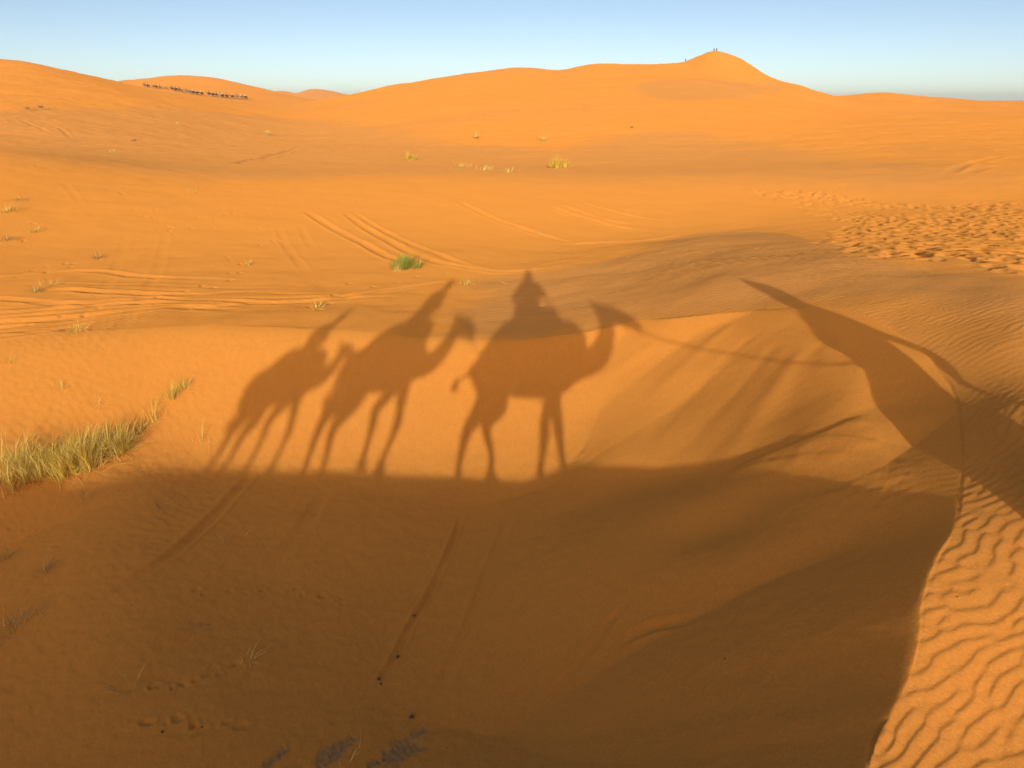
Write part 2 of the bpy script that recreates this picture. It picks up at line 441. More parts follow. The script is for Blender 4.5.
GROOVES = [  # traced pixels, half width m, depth m, rim height share
    ([(128, 225), (122, 250), (112, 275), (99, 298), (86, 320), (70, 345)], .13, .010, .5),
    ([(167, 222), (163, 248), (155, 275), (141, 298), (123, 324), (100, 352), (75, 378)], .13, .011, .5),
    ([(-40, 277), (0, 277), (80, 271), (150, 277), (256, 281)], .16, .06, .5),
    ([(35, 292), (70, 290), (110, 293), (170, 294), (256, 292)], .16, .075, .5),
    ([(-40, 316), (0, 314), (60, 309), (120, 304), (200, 302)], .15, .07, .5),
    ([(-40, 326), (0, 323), (60, 319), (110, 314), (180, 307), (250, 311)], .15, .07, .5),
    ([(-40, 341), (0, 337), (50, 331), (95, 322)], .15, .07, .5),
    ([(-40, 298), (0, 299), (80, 304), (150, 302)], .14, .06, .5),
    ([(0, 307), (70, 303), (140, 300)], .14, .05, .5),
    ([(120, 296), (200, 300), (300, 302), (390, 290), (470, 278)], .13, .05, .5),
    ([(150, 312), (260, 303), (330, 300), (420, 296)], .12, .04, .5),
    ([(305, 210), (322, 222), (340, 232), (365, 245), (392, 258), (425, 270)], .15, .05, .6),
    ([(345, 212), (362, 226), (382, 238), (405, 250), (432, 261), (470, 268), (505, 272), (560, 268)], .15, .055, .6),
    ([(352, 211), (370, 224), (395, 237), (425, 250), (452, 260), (485, 270)], .14, .045, .6),
    ([(278, 225), (283, 240), (295, 258), (310, 275)], .12, .014, .5),
    ([(300, 222), (306, 238), (316, 252)], .12, .014, .5),
    ([(456, 200), (475, 210), (495, 219), (520, 228), (545, 236), (575, 244)], .15, .07, .5),
    ([(548, 206), (570, 214), (592, 221), (620, 228), (650, 232)], .15, .08, .6),
    ([(556, 205), (580, 212), (605, 220), (640, 226)], .15, .08, .6),
    ([(578, 202), (605, 210), (640, 218), (680, 222)], .15, .05, .5),
    ([(560, 245), (600, 243), (650, 240), (700, 232)], .18, .06, .5),
    ([(222, 164), (245, 161), (270, 157), (290, 151), (304, 144)], .45, .14, .7),
    ([(18, 118), (36, 127), (58, 137)], .3, .12, .5), ([(44, 122), (62, 131), (72, 140)], .3, .12, .5),
    ([(60, 178), (75, 196), (90, 215)], .13, .008, .5),
    ([(946, 176), (962, 166), (984, 160), (1010, 157), (1030, 154)], .35, .05, .6),
    ([(958, 178), (985, 168), (1020, 166)], .35, .04, .6),
    ([(-40, 319), (0, 318), (80, 312), (160, 306), (230, 306)], .10, .035, .5), ([(-40, 330), (0, 328), (70, 320), (140, 309)], .10, .035, .5), ([(-40, 309), (0, 309), (60, 305), (130, 300), (220, 297)], .10, .03, .5),
    ([(-40, 335), (30, 331), (80, 325), (130, 316)], .10, .03, .5), ([(0, 285), (90, 284), (200, 287), (330, 290)], .12, .02, .5), ([(100, 289), (200, 291), (320, 294), (400, 288)], .11, .02, .5), ([(160, 298), (280, 298), (380, 294), (440, 284)], .11, .025, .5),
    # in the bowl
    ([(254, 472), (236, 492), (215, 515), (182, 546), (140, 576), (92, 603)], .07, .05, .45),
    ([(463, 512), (452, 543), (432, 588), (413, 620), (396, 655), (371, 694)], .035, .030, .5),
    ([(515, 498), (497, 550), (478, 600), (448, 672), (420, 720)], .06, .022, .4),
    ([(628, 600), (610, 622), (592, 648), (562, 682), (536, 713)], .04, .022, .45),
    ([(700, 618), (650, 628), (604, 650)], .05, .03, .4),
    ([(330, 480), (300, 530), (250, 590)], .10, .02, .4),
]
GROOVES = [g for g in GROOVES if g[1] > 0]
STREAKS = [  # long shallow slides down the lit slip face
    [(760, 330), (715, 370), (668, 418), (640, 452)], [(800, 350), (770, 395), (738, 440), (712, 470)], [(700, 330), (655, 365), (610, 400), (580, 430)],
    [(735, 322), (690, 360), (645, 405)], [(820, 340), (800, 380), (770, 430)], [(660, 340), (610, 375), (560, 420)], [(780, 340), (745, 382), (700, 430), (672, 462)],
]
POLY_PLATEAU = [(455, 318), (470, 292), (492, 278), (560, 268), (640, 250), (700, 234), (770, 228), (850, 250), (1024, 285), (1150, 300), (1150, 420), (1010, 390), (900, 300), (845, 300), (740, 308), (640, 319), (590, 329), (528, 341), (480, 345)]
POLY_TERRACE = [(-60, 112), (80, 108), (260, 113), (380, 125), (450, 140), (560, 150), (640, 128), (720, 134), (800, 150), (920, 160), (990, 182), (850, 186), (720, 181), (430, 182), (190, 179), (95, 167), (0, 150), (-60, 140)]
POLY_PRINTS = [(740, 190), (800, 188), (860, 196), (940, 205), (1060, 196), (1120, 230), (1120, 300), (1020, 274), (960, 266), (900, 256), (850, 247), (808, 241), (830, 228), (850, 222), (800, 210)]
POLY_HOLLOW_SHADE = [(640, 83), (690, 80), (745, 83), (783, 86), (776, 92), (745, 97), (700, 99.5), (655, 98), (630, 91)]
HOOVES = [((3, 522), (48, 542), 9, 5), ((285, 588), (352, 604), 8, 4), ((190, 592), (262, 590), 5, 5), ((150, 690), (240, 668), 9, 5), ((150, 720), (235, 728), 8, 7),
    ((78, 170), (86, 200), 7, 2), ((60, 172), (82, 178), 4, 2), ((188, 184), (208, 200), 7, 4), ((10, 192), (40, 206), 9, 6), ((20, 225), (36, 250), 6, 4)]
GRAVEL = [((398, 752), .30, .16), ((335, 752), .32, .10), ((375, 762), .10, .06), ((275, 758), .16, .05), ((1000, 900), .1, .1)]

def poly_field(x, y, pix):
    P = ground_pts(pix, 1.5, 700); P = np.vstack([P, P[:1]])
    d, i, s = polyline(np.c_[P], x, y)
    inside = np.zeros(len(x), bool)
    for k in range(len(P) - 1):
        x0, y0 = P[k, :2]; x1, y1 = P[k + 1, :2]
        c = ((y0 > y) != (y1 > y))
        xi = (x1 - x0) * (y - y0) / (y1 - y0 + 1e-12) + x0
        inside ^= c & (x < xi)
    return np.where(inside, d, -d)

def detail(X, Y, z, dbr, R, front):
    n = len(X)
    coarse_and_shade = np.zeros(n); ripple = np.zeros(n); gravel = np.zeros(n)
    F = np.where(front & (R > 1.2))[0]
    x = X[F]; y = Y[F]; r = R[F]; db = dbr[F]
    dz = np.zeros(len(F))
    # tonal patches of coarse brown grains, plus the dune hollow's shade painted as sand colour
    m = np.where((r < 45))[0]
    pf = poly_field(x[m], y[m], POLY_PLATEAU)
    wob = 1.2 * fbm(x[m] * .25, y[m] * .25, 3, 5)
    c = np.zeros(len(F))
    c[m] = np.maximum(c[m], .95 * sstep(-.9, .9, pf + .5 * wob) * (db[m] > 0))
    rightside = (db > 0) & (x > .5) & (y < 14) & (r < 20)
    c = np.where(rightside, np.maximum(c, .3), c)
    m2 = np.where((r > 35) & (r < 260))[0]
    pt = poly_field(x[m2], y[m2], POLY_TERRACE)
    c[m2] = np.maximum(c[m2], .85 * sstep(-5, 6, pt + 4 * fbm(x[m2] * .06, y[m2] * .06, 3, 8)))
    bandn = sstep(.0, .9, fbm(x * .016 + 3, y * .022, 3, 21)) * .42 * sstep(40, 90, r)
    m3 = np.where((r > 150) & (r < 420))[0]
    ph = poly_field(x[m3], y[m3], POLY_HOLLOW_SHADE)
    c[m3] = np.maximum(c[m3], .95 * sstep(-3, 5, ph))  # shade of the crescent hollow painted in with the darker sand colour
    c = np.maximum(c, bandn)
    coarse_and_shade[F] = c
    # medium undulation everywhere
    dz += .03 * fbm(x * .45, y * .45, 3, 31) * sstep(6, 14, r) * (1 + sstep(40, 120, r) * 2) * np.where(db < 0, .5, 1)
    dz += (.9 * fbm(x * .018, y * .018, 3, 33)) * sstep(90, 200, r)
    dz += .18 * fbm(x * .09, y * .12, 2, 34) * sstep(40, 80, r)
    # sharp wind ripples on the windward side, wrapped round the crest
    near = np.where((db > -.02) & (r < 34) & (x > -6.5) & (y > -2))[0]
    xn = x[near]; yn = y[near]
    def lines(deg, lam, seed, spread=.13, ang=.17):
        t = math.radians(deg); wob = .22 * vnoise(xn * .55, yn * .55, 41 + seed) + .05 * vnoise(xn * 1.9, yn * 1.9, 51 + seed)
        return ripple_field(-xn * math.sin(t) + yn * math.cos(t) + wob, xn * math.cos(t) + yn * math.sin(t), lam, spread, ang, 26, seed)
    pa, aa = lines(33, .088, 3); pb, ab = lines(4, .10, 9)
    bl = sstep(5.2, 8.2, yn + .8 * vnoise(xn * .5, yn * .5, 61))
    pr = ripple_profile(pa) * np.clip(aa * 1.6, .2, 1) * (1 - bl) + ripple_profile(pb) * np.clip(ab * 1.6, .2, 1) * bl
    far = sstep(6, 12, r[near])
    patch = .35 + .65 * sstep(-.5, .5, vnoise(xn * .35, yn * .35, 44))
    amp = .0068 * (1 - far) + (.0078 * patch) * far
    lft = np.where(yn < 9, 1.0, sstep(1.0, 4.5, xn) + .40 * (1 - sstep(1.0, 4.5, xn)))
    dz[near] += amp * (pr - .4) * lft * (1 - .75 * sstep(15, 26, r[near])) * np.clip((db[near] + .02) / .05, 0, 1) ** .6
    # very shallow ripples at the left of the bowl
    lb = np.where((x < -3.2) & (r < 22))[0]
    phl, aml = ripple_field(x[lb] * .5 + y[lb] * .86, y[lb] * .5 - x[lb] * .86, .16, seed=14, n=18)
    dz[lb] += .005 * ripple_profile(phl) * np.clip(aml, .1, 1) * sstep(.0, .6, vnoise(x[lb] * .3, y[lb] * .3, 46) + .25) * sstep(-3.2, -5, x[lb])
    # large ripples far away
    fr = np.where((r > 42) & (r < 150))[0]
    phf, amf = ripple_field(x[fr] * .3 + y[fr] * .95, x[fr] * .95 - y[fr] * .3, .95, seed=17, n=18)
    dz[fr] += .022 * ripple_profile(phf) * np.clip(amf, .1, 1) * np.clip(c[fr] * 1.2, 0, 1) * sstep(-.2, .4, vnoise(x[fr] * .05, y[fr] * .05, 47))
    # trampled sand: hoof prints
    pm = np.where((r > 14) & (r < 75) & (x > 3))[0]
    pp = poly_field(x[pm], y[pm], POLY_PRINTS) + .9 * fbm(x[pm] * .3, y[pm] * .3, 2, 51)
    k = sstep(-.5, .6, pp)
    q = pm[k > .01]; k = k[k > .01]
    d1, rn = cells(x[q] * 2.8 + .4 * vnoise(x[q] * 2, y[q] * 2, 53), y[q] * 2.0, 52)
    d2, rn2 = cells(x[q] * 3.7, y[q] * 3.1, 57)
    dens = sstep(-.45, .25, vnoise(x[q] * .16, y[q] * .13, 55) + .25)
    pit = -.062 * (1 - sstep(.12, .42, d1)) * (rn > .25) + .035 * sstep(.36, .55, d1) - .035 * (1 - sstep(.1, .4, d2)) * (rn2 > .4)
    dz[q] += pit * k * (.35 + .65 * dens)
    # sparse prints elsewhere
    sp = np.where((r > 16) & (r < 90))[0]
    d3, rn3 = cells(x[sp] * 1.7, y[sp] * 1.7, 61)
    path = np.abs(vnoise(x[sp] * .11 + 7, y[sp] * .11, 63))
    dz[sp] += -.045 * (1 - sstep(.07, .17, d3)) * (rn3 > .55) * (1 - sstep(.03, .10, path))
    # grooves
    jx = .06 * fbm(x * 1.3, y * 1.3, 2, 71)
    for pix, hw, dep, rim in GROOVES:
        P = spline(ground_pts(pix), 8)
        lo = P[:, :2].min(0) - 5 * hw; hi = P[:, :2].max(0) + 5 * hw
        g = np.where((x > lo[0]) & (x < hi[0]) & (y > lo[1]) & (y < hi[1]))[0]
        if not len(g): continue
        d, i, s = polyline(P, x[g], y[g])
        d = np.abs(d + jx[g] * hw * 3)
        e = d / hw
        end = sstep(0, 6, i) * (1 - sstep(len(P) - 9, len(P) - 1, i))
        wear = .55 + .45 * sstep(-.5, .4, vnoise(x[g] * .8, y[g] * .8, 73))
        dz[g] += (dep if P[0, 1] < 15 or pix[0][0] > 250 or pix[0][1] < 200 else dep * .6) * end * wear * (-np.exp(-e ** 4) + rim * np.exp(-((e - 1.75) / .55) ** 2))
    for kk, pix in enumerate(STREAKS):
        P = spline(ground_pts(pix), 8)
        lo = P[:, :2].min(0) - 1; hi = P[:, :2].max(0) + 1
        g = np.where((x > lo[0]) & (x < hi[0]) & (y > lo[1]) & (y < hi[1]) & (db < 0))[0]
        if not len(g): continue
        d, i, s = polyline(P, x[g], y[g])
        t = i / len(P)
        w = .10 + .16 * t
        dz[g] += (.017 if kk % 2 else -.014) * np.exp(-(d / w) ** 2) * sstep(0, .15, t) * (1 - sstep(.7, 1, t))
    # small scarp and slumped sand below it
    P = spline(ground_pts([(715, 478), (742, 465), (770, 453), (800, 441), (825, 431), (848, 421), (868, 414)]), 8)
    lo = P[:, :2].min(0) - 2; hi = P[:, :2].max(0) + 2
    g = np.where((x > lo[0]) & (x < hi[0]) & (y > lo[1]) & (y < hi[1]) & (db < 0))[0]
    d, i, s = polyline(P, x[g], y[g]); t = i / len(P)
    sd = d * s                                    # + is left of travel = uphill side
    end = sstep(0, .2, t) * (1 - sstep(.8, 1, t))
    dz[g] += end * .016 * (1 - sstep(-.04, .03, sd)) * (1 - sstep(.05, .9, -sd))
    low = end * sstep(0, .15, -sd) * (1 - sstep(.5, 1.1, -sd))
    ph3, a3 = ripple_field(x[g] * .80 + y[g] * .60, (y[g] * .80 - x[g] * .60) * .35, .24, seed=23, n=16)
    dz[g] += low * (.007 * ripple_profile(ph3) * np.clip(a3, .1, 1) + .005 * fbm(x[g] * 3, y[g] * 3, 2, 81))
    # gentle dimples inside the bowl
    bw = np.where((db < -.05) & (r < 18))[0]
    dz[bw] += np.where((x[bw] > 1.2) & (y[bw] > 6.3), .3, 1.0) * (.010 * fbm(x[bw] * 1.4, y[bw] * 1.4, 3, 83) + .0055 * fbm(x[bw] * 7, y[bw] * 7, 2, 84) + .0016 * fbm(x[bw] * 26, y[bw] * 26, 2, 85)) * sstep(.05, .6, -db[bw])
    # single hoof prints and scuffs
    prs = random.Random(21); P = []
    for (x0, y0), (x1, y1), nn, jit in HOOVES:
        for k in range(nn):
            t = (k + prs.uniform(-.3, .3)) / max(nn - 1, 1)
            P.append((x0 + (x1 - x0) * t + prs.gauss(0, jit), y0 + (y1 - y0) * t + prs.gauss(0, jit * .5)))
    for (hx, hy, hz) in ground_pts(P):
        rr = math.hypot(hx, hy); s0 = prs.uniform(.035, .075) * (1.5 if rr > 20 else 1)
        g = np.where((np.abs(x - hx) < .6) & (np.abs(y - hy) < .6))[0]
        if not len(g): continue
        an = prs.uniform(0, 3.14); ux = (x[g] - hx) * math.cos(an) + (y[g] - hy) * math.sin(an); vx = -(x[g] - hx) * math.sin(an) + (y[g] - hy) * math.cos(an)
        e = np.sqrt((ux / s0) ** 2 + (vx / (s0 * .7)) ** 2) + .35 * vnoise(x[g] * 14, y[g] * 14, 95)
        dz[g] += prs.uniform(.5, 1) * (-.019 * (1 - sstep(.35, 1.1, e)) + .006 * np.exp(-((e - 1.35) / .35) ** 2))
    # pale gravel laid bare in the hollow
    gz = np.zeros(len(F))
    for (px, py), ra, rb in GRAVEL:
        c0 = ground_pts([(px, py)])[0]
        g = np.where((np.abs(x - c0[0]) < 1) & (np.abs(y - c0[1]) < 1))[0]
        ux = (x[g] - c0[0]) * .55 + (y[g] - c0[1]) * .83; vy = -(x[g] - c0[0]) * .83 + (y[g] - c0[1]) * .55
        e = np.sqrt((ux / ra) ** 2 + (vy / rb) ** 2) + .55 * fbm(x[g] * 5, y[g] * 5, 3, 91)
        kk = 1 - sstep(.45, 1.15, e)
        gz[g] = np.maximum(gz[g], kk)
        dz[g] += kk * (-.012 + .012 * fbm(x[g] * 28, y[g] * 28, 2, 92))
    gravel[F] = gz * .62
    ripple[F] = np.clip(.25 * sstep(8, 16, r) + .5 * c * sstep(10, 20, r), 0, 1) * np.where(db < 0, .15, 1) * (1 - sstep(50, 90, r))
    z = z.copy(); z[F] += dz
    return z, dict(coarse_and_shade=coarse_and_shade, ripple=ripple, gravel=gravel)
# ---------------------------------------------------------------- figures: swept volumes fused into one skin
def simple_mat(name, col, rough=.9, scale=30, var=.25, bump=.004):
    m, nt, out = nodes_of(name); N = nt.nodes.new; L = nt.links.new
    tc = N('ShaderNodeTexCoord'); n = N('ShaderNodeTexNoise'); n.inputs['Scale'].default_value = scale; n.inputs['Detail'].default_value = 4
    L(tc.outputs['Object'], n.inputs['Vector'])
    r = N('ShaderNodeValToRGB'); c = np.array(col)
    r.color_ramp.elements[0].position = .3; r.color_ramp.elements[1].position = .7
    r.color_ramp.elements[0].color = (*np.clip(c * (1 - var), 0, 1), 1); r.color_ramp.elements[1].color = (*np.clip(c * (1 + var), 0, 1), 1)
    L(n.outputs['Fac'], r.inputs[0])
    b = N('ShaderNodeBump'); b.inputs['Distance'].default_value = bump; L(n.outputs['Fac'], b.inputs['Height'])
    p = N('ShaderNodeBsdfPrincipled'); p.inputs['Roughness'].default_value = rough
    L(r.outputs[0], p.inputs['Base Color']); L(b.outputs[0], p.inputs['Normal']); L(p.outputs[0], out.inputs['Surface'])
    return m

class Vol:
    """collects closed tubes of elliptical section; build() fuses them"""
    def __init__(s): s.v = []; s.f = []
    def tube(s, pts, rad, n=14, up=(0, 0, 1), sub=4):
        """pts rows xyz, rad rows (r across, r along up) or scalars"""
        P = np.array(pts, float); Rr = np.array([(r, r) if np.isscalar(r) else r for r in rad], float)
        if len(P) > 2 and sub > 1:
            Q = spline(np.c_[P, Rr], sub); P = Q[:, :3]; Rr = np.maximum(Q[:, 3:], .002)
        elif len(P) == 2:
            t = np.linspace(0, 1, 4)[:, None]; P = P[0] + (P[1] - P[0]) * t; Rr = Rr[0] + (Rr[1] - Rr[0]) * t
        T = np.gradient(P, axis=0); T /= np.linalg.norm(T, axis=1)[:, None]
        # rounded ends
        for end in (0, -1):
            r = Rr[end].min(); d = -T[0] if end == 0 else T[-1]
            ex = [(P[end] + d * r * .6, Rr[end] * .8), (P[end] + d * r * .92, Rr[end] * .4)]
            if end == 0:
                P = np.vstack([ex[1][0], ex[0][0], P]); Rr = np.vstack([ex[1][1], ex[0][1], Rr]); T = np.vstack([T[0], T[0], T])
            else:
                P = np.vstack([P, ex[0][0], ex[1][0]]); Rr = np.vstack([Rr, ex[0][1], ex[1][1]]); T = np.vstack([T, T[-1], T[-1]])
        b = len(s.v); U = np.array(up, float); prev = None
        for k in range(len(P)):
            a = np.cross(T[k], U)
            if np.linalg.norm(a) < .15: a = np.cross(T[k], (1., .0, .0) if prev is None else np.cross(prev, T[k]))
            a /= np.linalg.norm(a)
            if prev is not None and a @ prev < 0: a = -a
            prev = a; c = np.cross(a, T[k])
            for j in range(n):
                w = 2 * math.pi * j / n
                s.v.append(P[k] + a * math.cos(w) * Rr[k, 0] + c * math.sin(w) * Rr[k, 1])
        for k in range(len(P) - 1):
            for j in range(n):
                j2 = (j + 1) % n
                s.f.append((b + k * n + j, b + k * n + j2, b + (k + 1) * n + j2, b + (k + 1) * n + j))
        s.f.append(tuple(b + j for j in range(n))[::-1]); e = b + (len(P) - 1) * n
        s.f.append(tuple(e + j for j in range(n)))
        return s
    def ball(s, c, r):
        c = np.array(c, float); r = np.array(r if not np.isscalar(r) else (r, r, r), float)
        b = len(s.v); nu, nv = 16, 9
        for i in range(1, nv):
            t = math.pi * i / nv
            for j in range(nu):
                w = 2 * math.pi * j / nu
                s.v.append(c + r * (math.sin(t) * math.cos(w), math.sin(t) * math.sin(w), math.cos(t)))
        for i in range(nv - 2):
            for j in range(nu):
                s.f.append((b + i * nu + j, b + (i + 1) * nu + j, b + (i + 1) * nu + (j + 1) % nu, b + i * nu + (j + 1) % nu))
        s.f.append(tuple(b + j for j in range(nu))); e = b + (nv - 2) * nu
        s.f.append(tuple(e + j for j in range(nu))[::-1])
        return s
    def build(s, name, mat, parent=None, voxel=None, smooth=4):
        o = mesh_obj(name, s.v, s.f, mat)
        bm = bmesh.new(); bm.from_mesh(o.data); bmesh.ops.recalc_face_normals(bm, faces=bm.faces); bm.to_mesh(o.data); bm.free()
        if voxel:
            m = o.modifiers.new('fuse', 'REMESH'); m.mode = 'VOXEL'; m.voxel_size = voxel; m.use_smooth_shade = True
            if smooth:
                k = o.modifiers.new('soft', 'SMOOTH'); k.factor = .5; k.iterations = smooth
            bpy.context.view_layer.update()
            dg = bpy.context.evaluated_depsgraph_get()
            me = bpy.data.meshes.new_from_object(o.evaluated_get(dg)); me.name = name
            me.polygons.foreach_set('use_smooth', [True] * len(me.polygons))
            old = o.data; o.modifiers.clear(); o.data = me; bpy.data.meshes.remove(old)
            if not o.data.materials: o.data.materials.append(mat)
        if parent: o.parent = parent
        return o

def empty(name, loc, rz=0, label=None, cat=None, group=None):
    o = bpy.data.objects.new(name, None); COL.objects.link(o)
    o.location = loc; o.rotation_euler = (0, 0, rz); o.empty_display_size = .2
    return tag(o, label, cat, group)

def ground_z(x, y):
    return float(base_height(np.array([x]), np.array([y]))[0][0])

# -------- camels
def camel_body(name, mat, parent, legs, neck, head, tail, voxel=.02, rise=0.0, load=1.0):
    """legs: four (hip s, foot s, hock or knee bend); neck: centre line with radii; head: four points"""
    b = Vol()
    # trunk, deep at the chest and drawn up at the loins, one hump
    b.tube([(-1.16, 0, 1.50), (-1.0, 0, 1.55), (-.75, 0, 1.56), (-.4, 0, 1.53), (0, 0, 1.52), (.35, 0, 1.54), (.58, 0, 1.58)],
           [(.12, .16), (.24, .30), (.31, .36), (.38, .40), (.39, .40), (.32, .36), (.2, .26)], n=20)
    b.tube([(-.62, 0, 1.78), (-.35, 0, 1.95), (-.12, 0, 2.05), (.1, 0, 1.95), (.34, 0, 1.78)], [(.2, .2), (.2, .22), (.15, .2), (.2, .22), (.2, .2)], n=16)
    b.tube([(.18, 0, 1.38), (.28, 0, 1.26), (.32, 0, 1.18)], [.22, .15, .09])          # breast pad
    # neck and head
    b.tube([p[:3] for p in neck], [p[3] for p in neck], n=16, up=(0, 1, 0))
    h = np.array(head)                                     # poll, brow, muzzle, lip
    b.tube([h[0], h[1], h[2], h[3]], [(.105, .125), (.115, .14), (.09, .11), (.07, .075)], n=14)
    jaw = h[1] + (h[0] - h[1]) * .2 + np.array((0, 0, -.08))
    b.tube([jaw, h[2] + (0, 0, -.05), h[3] + (-.02, 0, -.055)], [.06, .05, .035])
    d = (h[1] - h[0]); d /= np.linalg.norm(d)
    for sd in (-1, 1):
        b.tube([h[0] + (-.02, .08 * sd, .08), h[0] + (-.05, .11 * sd, .15), h[0] + (-.06, .12 * sd, .19)], [.035, .04, .015])
        b.tube([h[1] + (-.05, .085 * sd, .065), h[1] + (.04, .085 * sd, .055)], [.035, .03])
    # legs
    for i, (top, mid, foot, zf) in enumerate(legs):
        sd = 1 if i % 2 == 0 else -1
        if i < 2:                                          # hind leg: big thigh, hock behind
            y = .19 * sd
            b.tube([(top - .02, .17 * sd, 1.50), (top + .04, y + .05 * sd, 1.22), (mid + .20, y + .02 * sd, .95), (mid + .06, y, .78), (mid, y, .62), (foot - .01, y, .32), (foot, y, .12 + zf)],
                   [(.19, .25), (.17, .24), (.11, .16), (.075, .11), (.07, .085), (.05, .055), (.052, .06)], n=14, up=(1, 0, 0))
        else:
            y = .17 * sd
            b.tube([(top, y, 1.50), (top + .01, y + .02 * sd, 1.15), (mid, y, .82), (mid, y, .68), ((mid + foot) / 2, y, .38), (foot, y, .12 + zf)],
                   [(.12, .17), (.1, .14), (.075, .085), (.082, .092), (.05, .055), (.055, .06)], n=14, up=(1, 0, 0))
        b.tube([(foot - .05, y, .055 + zf), (foot + .04, y, .05 + zf), (foot + .11, y, .035 + zf)], [(.075, .05), (.095, .05), (.07, .035)], n=12)
    # tail
    b.tube(tail, [.045, .032, .022, .018][:len(tail)], n=8)
    o = b.build(name, mat, parent, voxel)
    return o

def make_camel(loc, rz, label, hide, legs, neck, head, tail, fine=True):
    root = empty('camel', loc, rz, label, 'camel', 'camels walking along the crest')
    camel_body('body', hide, root, legs, neck, head, tail)
    h = [np.array(p, float) for p in head]
    for sd in (-1, 1):
        e = Vol().ball(h[1] + np.array((.0, .100 * sd, .04)), (.026, .016, .024)).build('eye', M_EYE, root)
    # tuft at the tail's end
    t = np.array(tail[-1], float)
    tf = Vol()
    for k in range(26):
        a = random.uniform(0, 6.28); r = random.uniform(.01, .045)
        tf.tube([t + (.0, 0, .10), t + (-.02 + r * math.cos(a), r * math.sin(a), -.02), t + (-.05 + 1.6 * r * math.cos(a), 1.6 * r * math.sin(a), -.14)], [.012, .01, .003], n=5, sub=2)
    tf.build('tail_tuft', M_DARKHAIR, root)
    # halter: noseband, cheek strap and headband
    st = Vol()
    def band(c, ax, ru, rv, th=.009):
        ax = np.array(ax, float); ax /= np.linalg.norm(ax); u = np.array((0., 1., 0.)); v = np.cross(ax, u)
        P = [np.array(c) + u * math.cos(w) * ru + v * math.sin(w) * rv for w in np.linspace(0, 2 * math.pi, 21)]
        st.tube(P, [th] * len(P), n=6, sub=1, up=ax)
    dr = h[2] - h[1]
    band(h[2] * .75 + h[1] * .25 + np.array((0, 0, -.02)), dr, .105, .135)
    band(h[0] * .6 + h[1] * .4 + np.array((0, 0, -.02)), h[1] - h[0], .128, .16)
    for sd in (-1, 1):
        st.tube([h[2] * .75 + h[1] * .25 + np.array((0, .102 * sd, -.03)), h[0] * .6 + h[1] * .4 + np.array((0, .125 * sd, -.02))], [.009, .009], n=6)
    st.build('halter', M_STRAP, root)
    return root

def make_saddle(root, prof, label, blanket, pad, bar=True):
    """prof rows (s, half width, top z, bottom z)"""
    sd = empty('camel_saddle', root.location, root.rotation_euler.z, label, 'saddle', 'saddles on the walking camels')
    P = [(p[0], 0, (p[2] + p[3]) / 2) for p in prof]; R = [(p[1], (p[2] - p[3]) / 2) for p in prof]
    Vol().tube(P, R, n=22).build('pad', pad, sd, .022, 5)
    # blanket hanging over the flanks: a thick arched sheet
    V = []; F = []; nu, nv = 22, 25
    s0, s1 = prof[0][0] + .06, prof[-1][0] - .18
    for sh in (0, .018):
        for i in range(nu):
            s = s0 + (s1 - s0) * i / (nu - 1)
            top = np.interp(s, [p[0] for p in prof], [p[2] for p in prof]); w = max(np.interp(s, [p[0] for p in prof], [p[1] for p in prof]), .3) + .06
            for j in range(nv):
                t = -1 + 2 * j / (nv - 1)
                a = t * math.pi * .5
                drop = max(abs(t) - .62, 0) / .38
                y = w * math.sin(a * min(1, 1)) * (1 + .03 * math.sin(9 * s)) ; z = top + .012 - (top - 1.62) * (1 - math.cos(a)) - drop * .2
                V.append((s, y * (1 + sh / w), z + (sh if drop == 0 else 0)))
    n1 = nu * nv
    for i in range(nu - 1):
        for j in range(nv - 1):
            q = (i * nv + j, i * nv + j + 1, (i + 1) * nv + j + 1, (i + 1) * nv + j)
            F.append(q[::-1]); F.append(tuple(n1 + k for k in q))
    ring = [i * nv for i in range(nu)] + [(nu - 1) * nv + j for j in range(1, nv)] + [i * nv + nv - 1 for i in range(nu - 2, -1, -1)] + [j for j in range(nv - 2, 0, -1)]
    for k in range(len(ring)):
        a, b = ring[k], ring[(k + 1) % len(ring)]
        F.append((a, b, n1 + b, n1 + a))
    bl = mesh_obj('blanket', V, F, blanket, sd)
    g = Vol()
    P = [(.05, .40 * math.cos(w), 1.50 + .46 * math.sin(w)) for w in np.linspace(math.pi, 2 * math.pi, 22)]
    g.tube(P, [(.02, .006)] * len(P), n=6, sub=1); g.build('girth_strap', M_STRAP, sd)
    if bar:
        k = Vol(); x0 = prof[-1][0] - .28; zt = float(np.interp(x0, [p[0] for p in prof], [p[2] for p in prof]))
        for q in (-1, 1): k.tube([(x0, .2 * q, zt - .12), (x0, .17 * q, zt + .12)], [.014, .014], n=8)
        k.tube([(x0, -.19, zt + .12), (x0, .19, zt + .12)], [.014, .014], n=8)
        k.build('grip_bar', M_IRON, sd)
    return sd

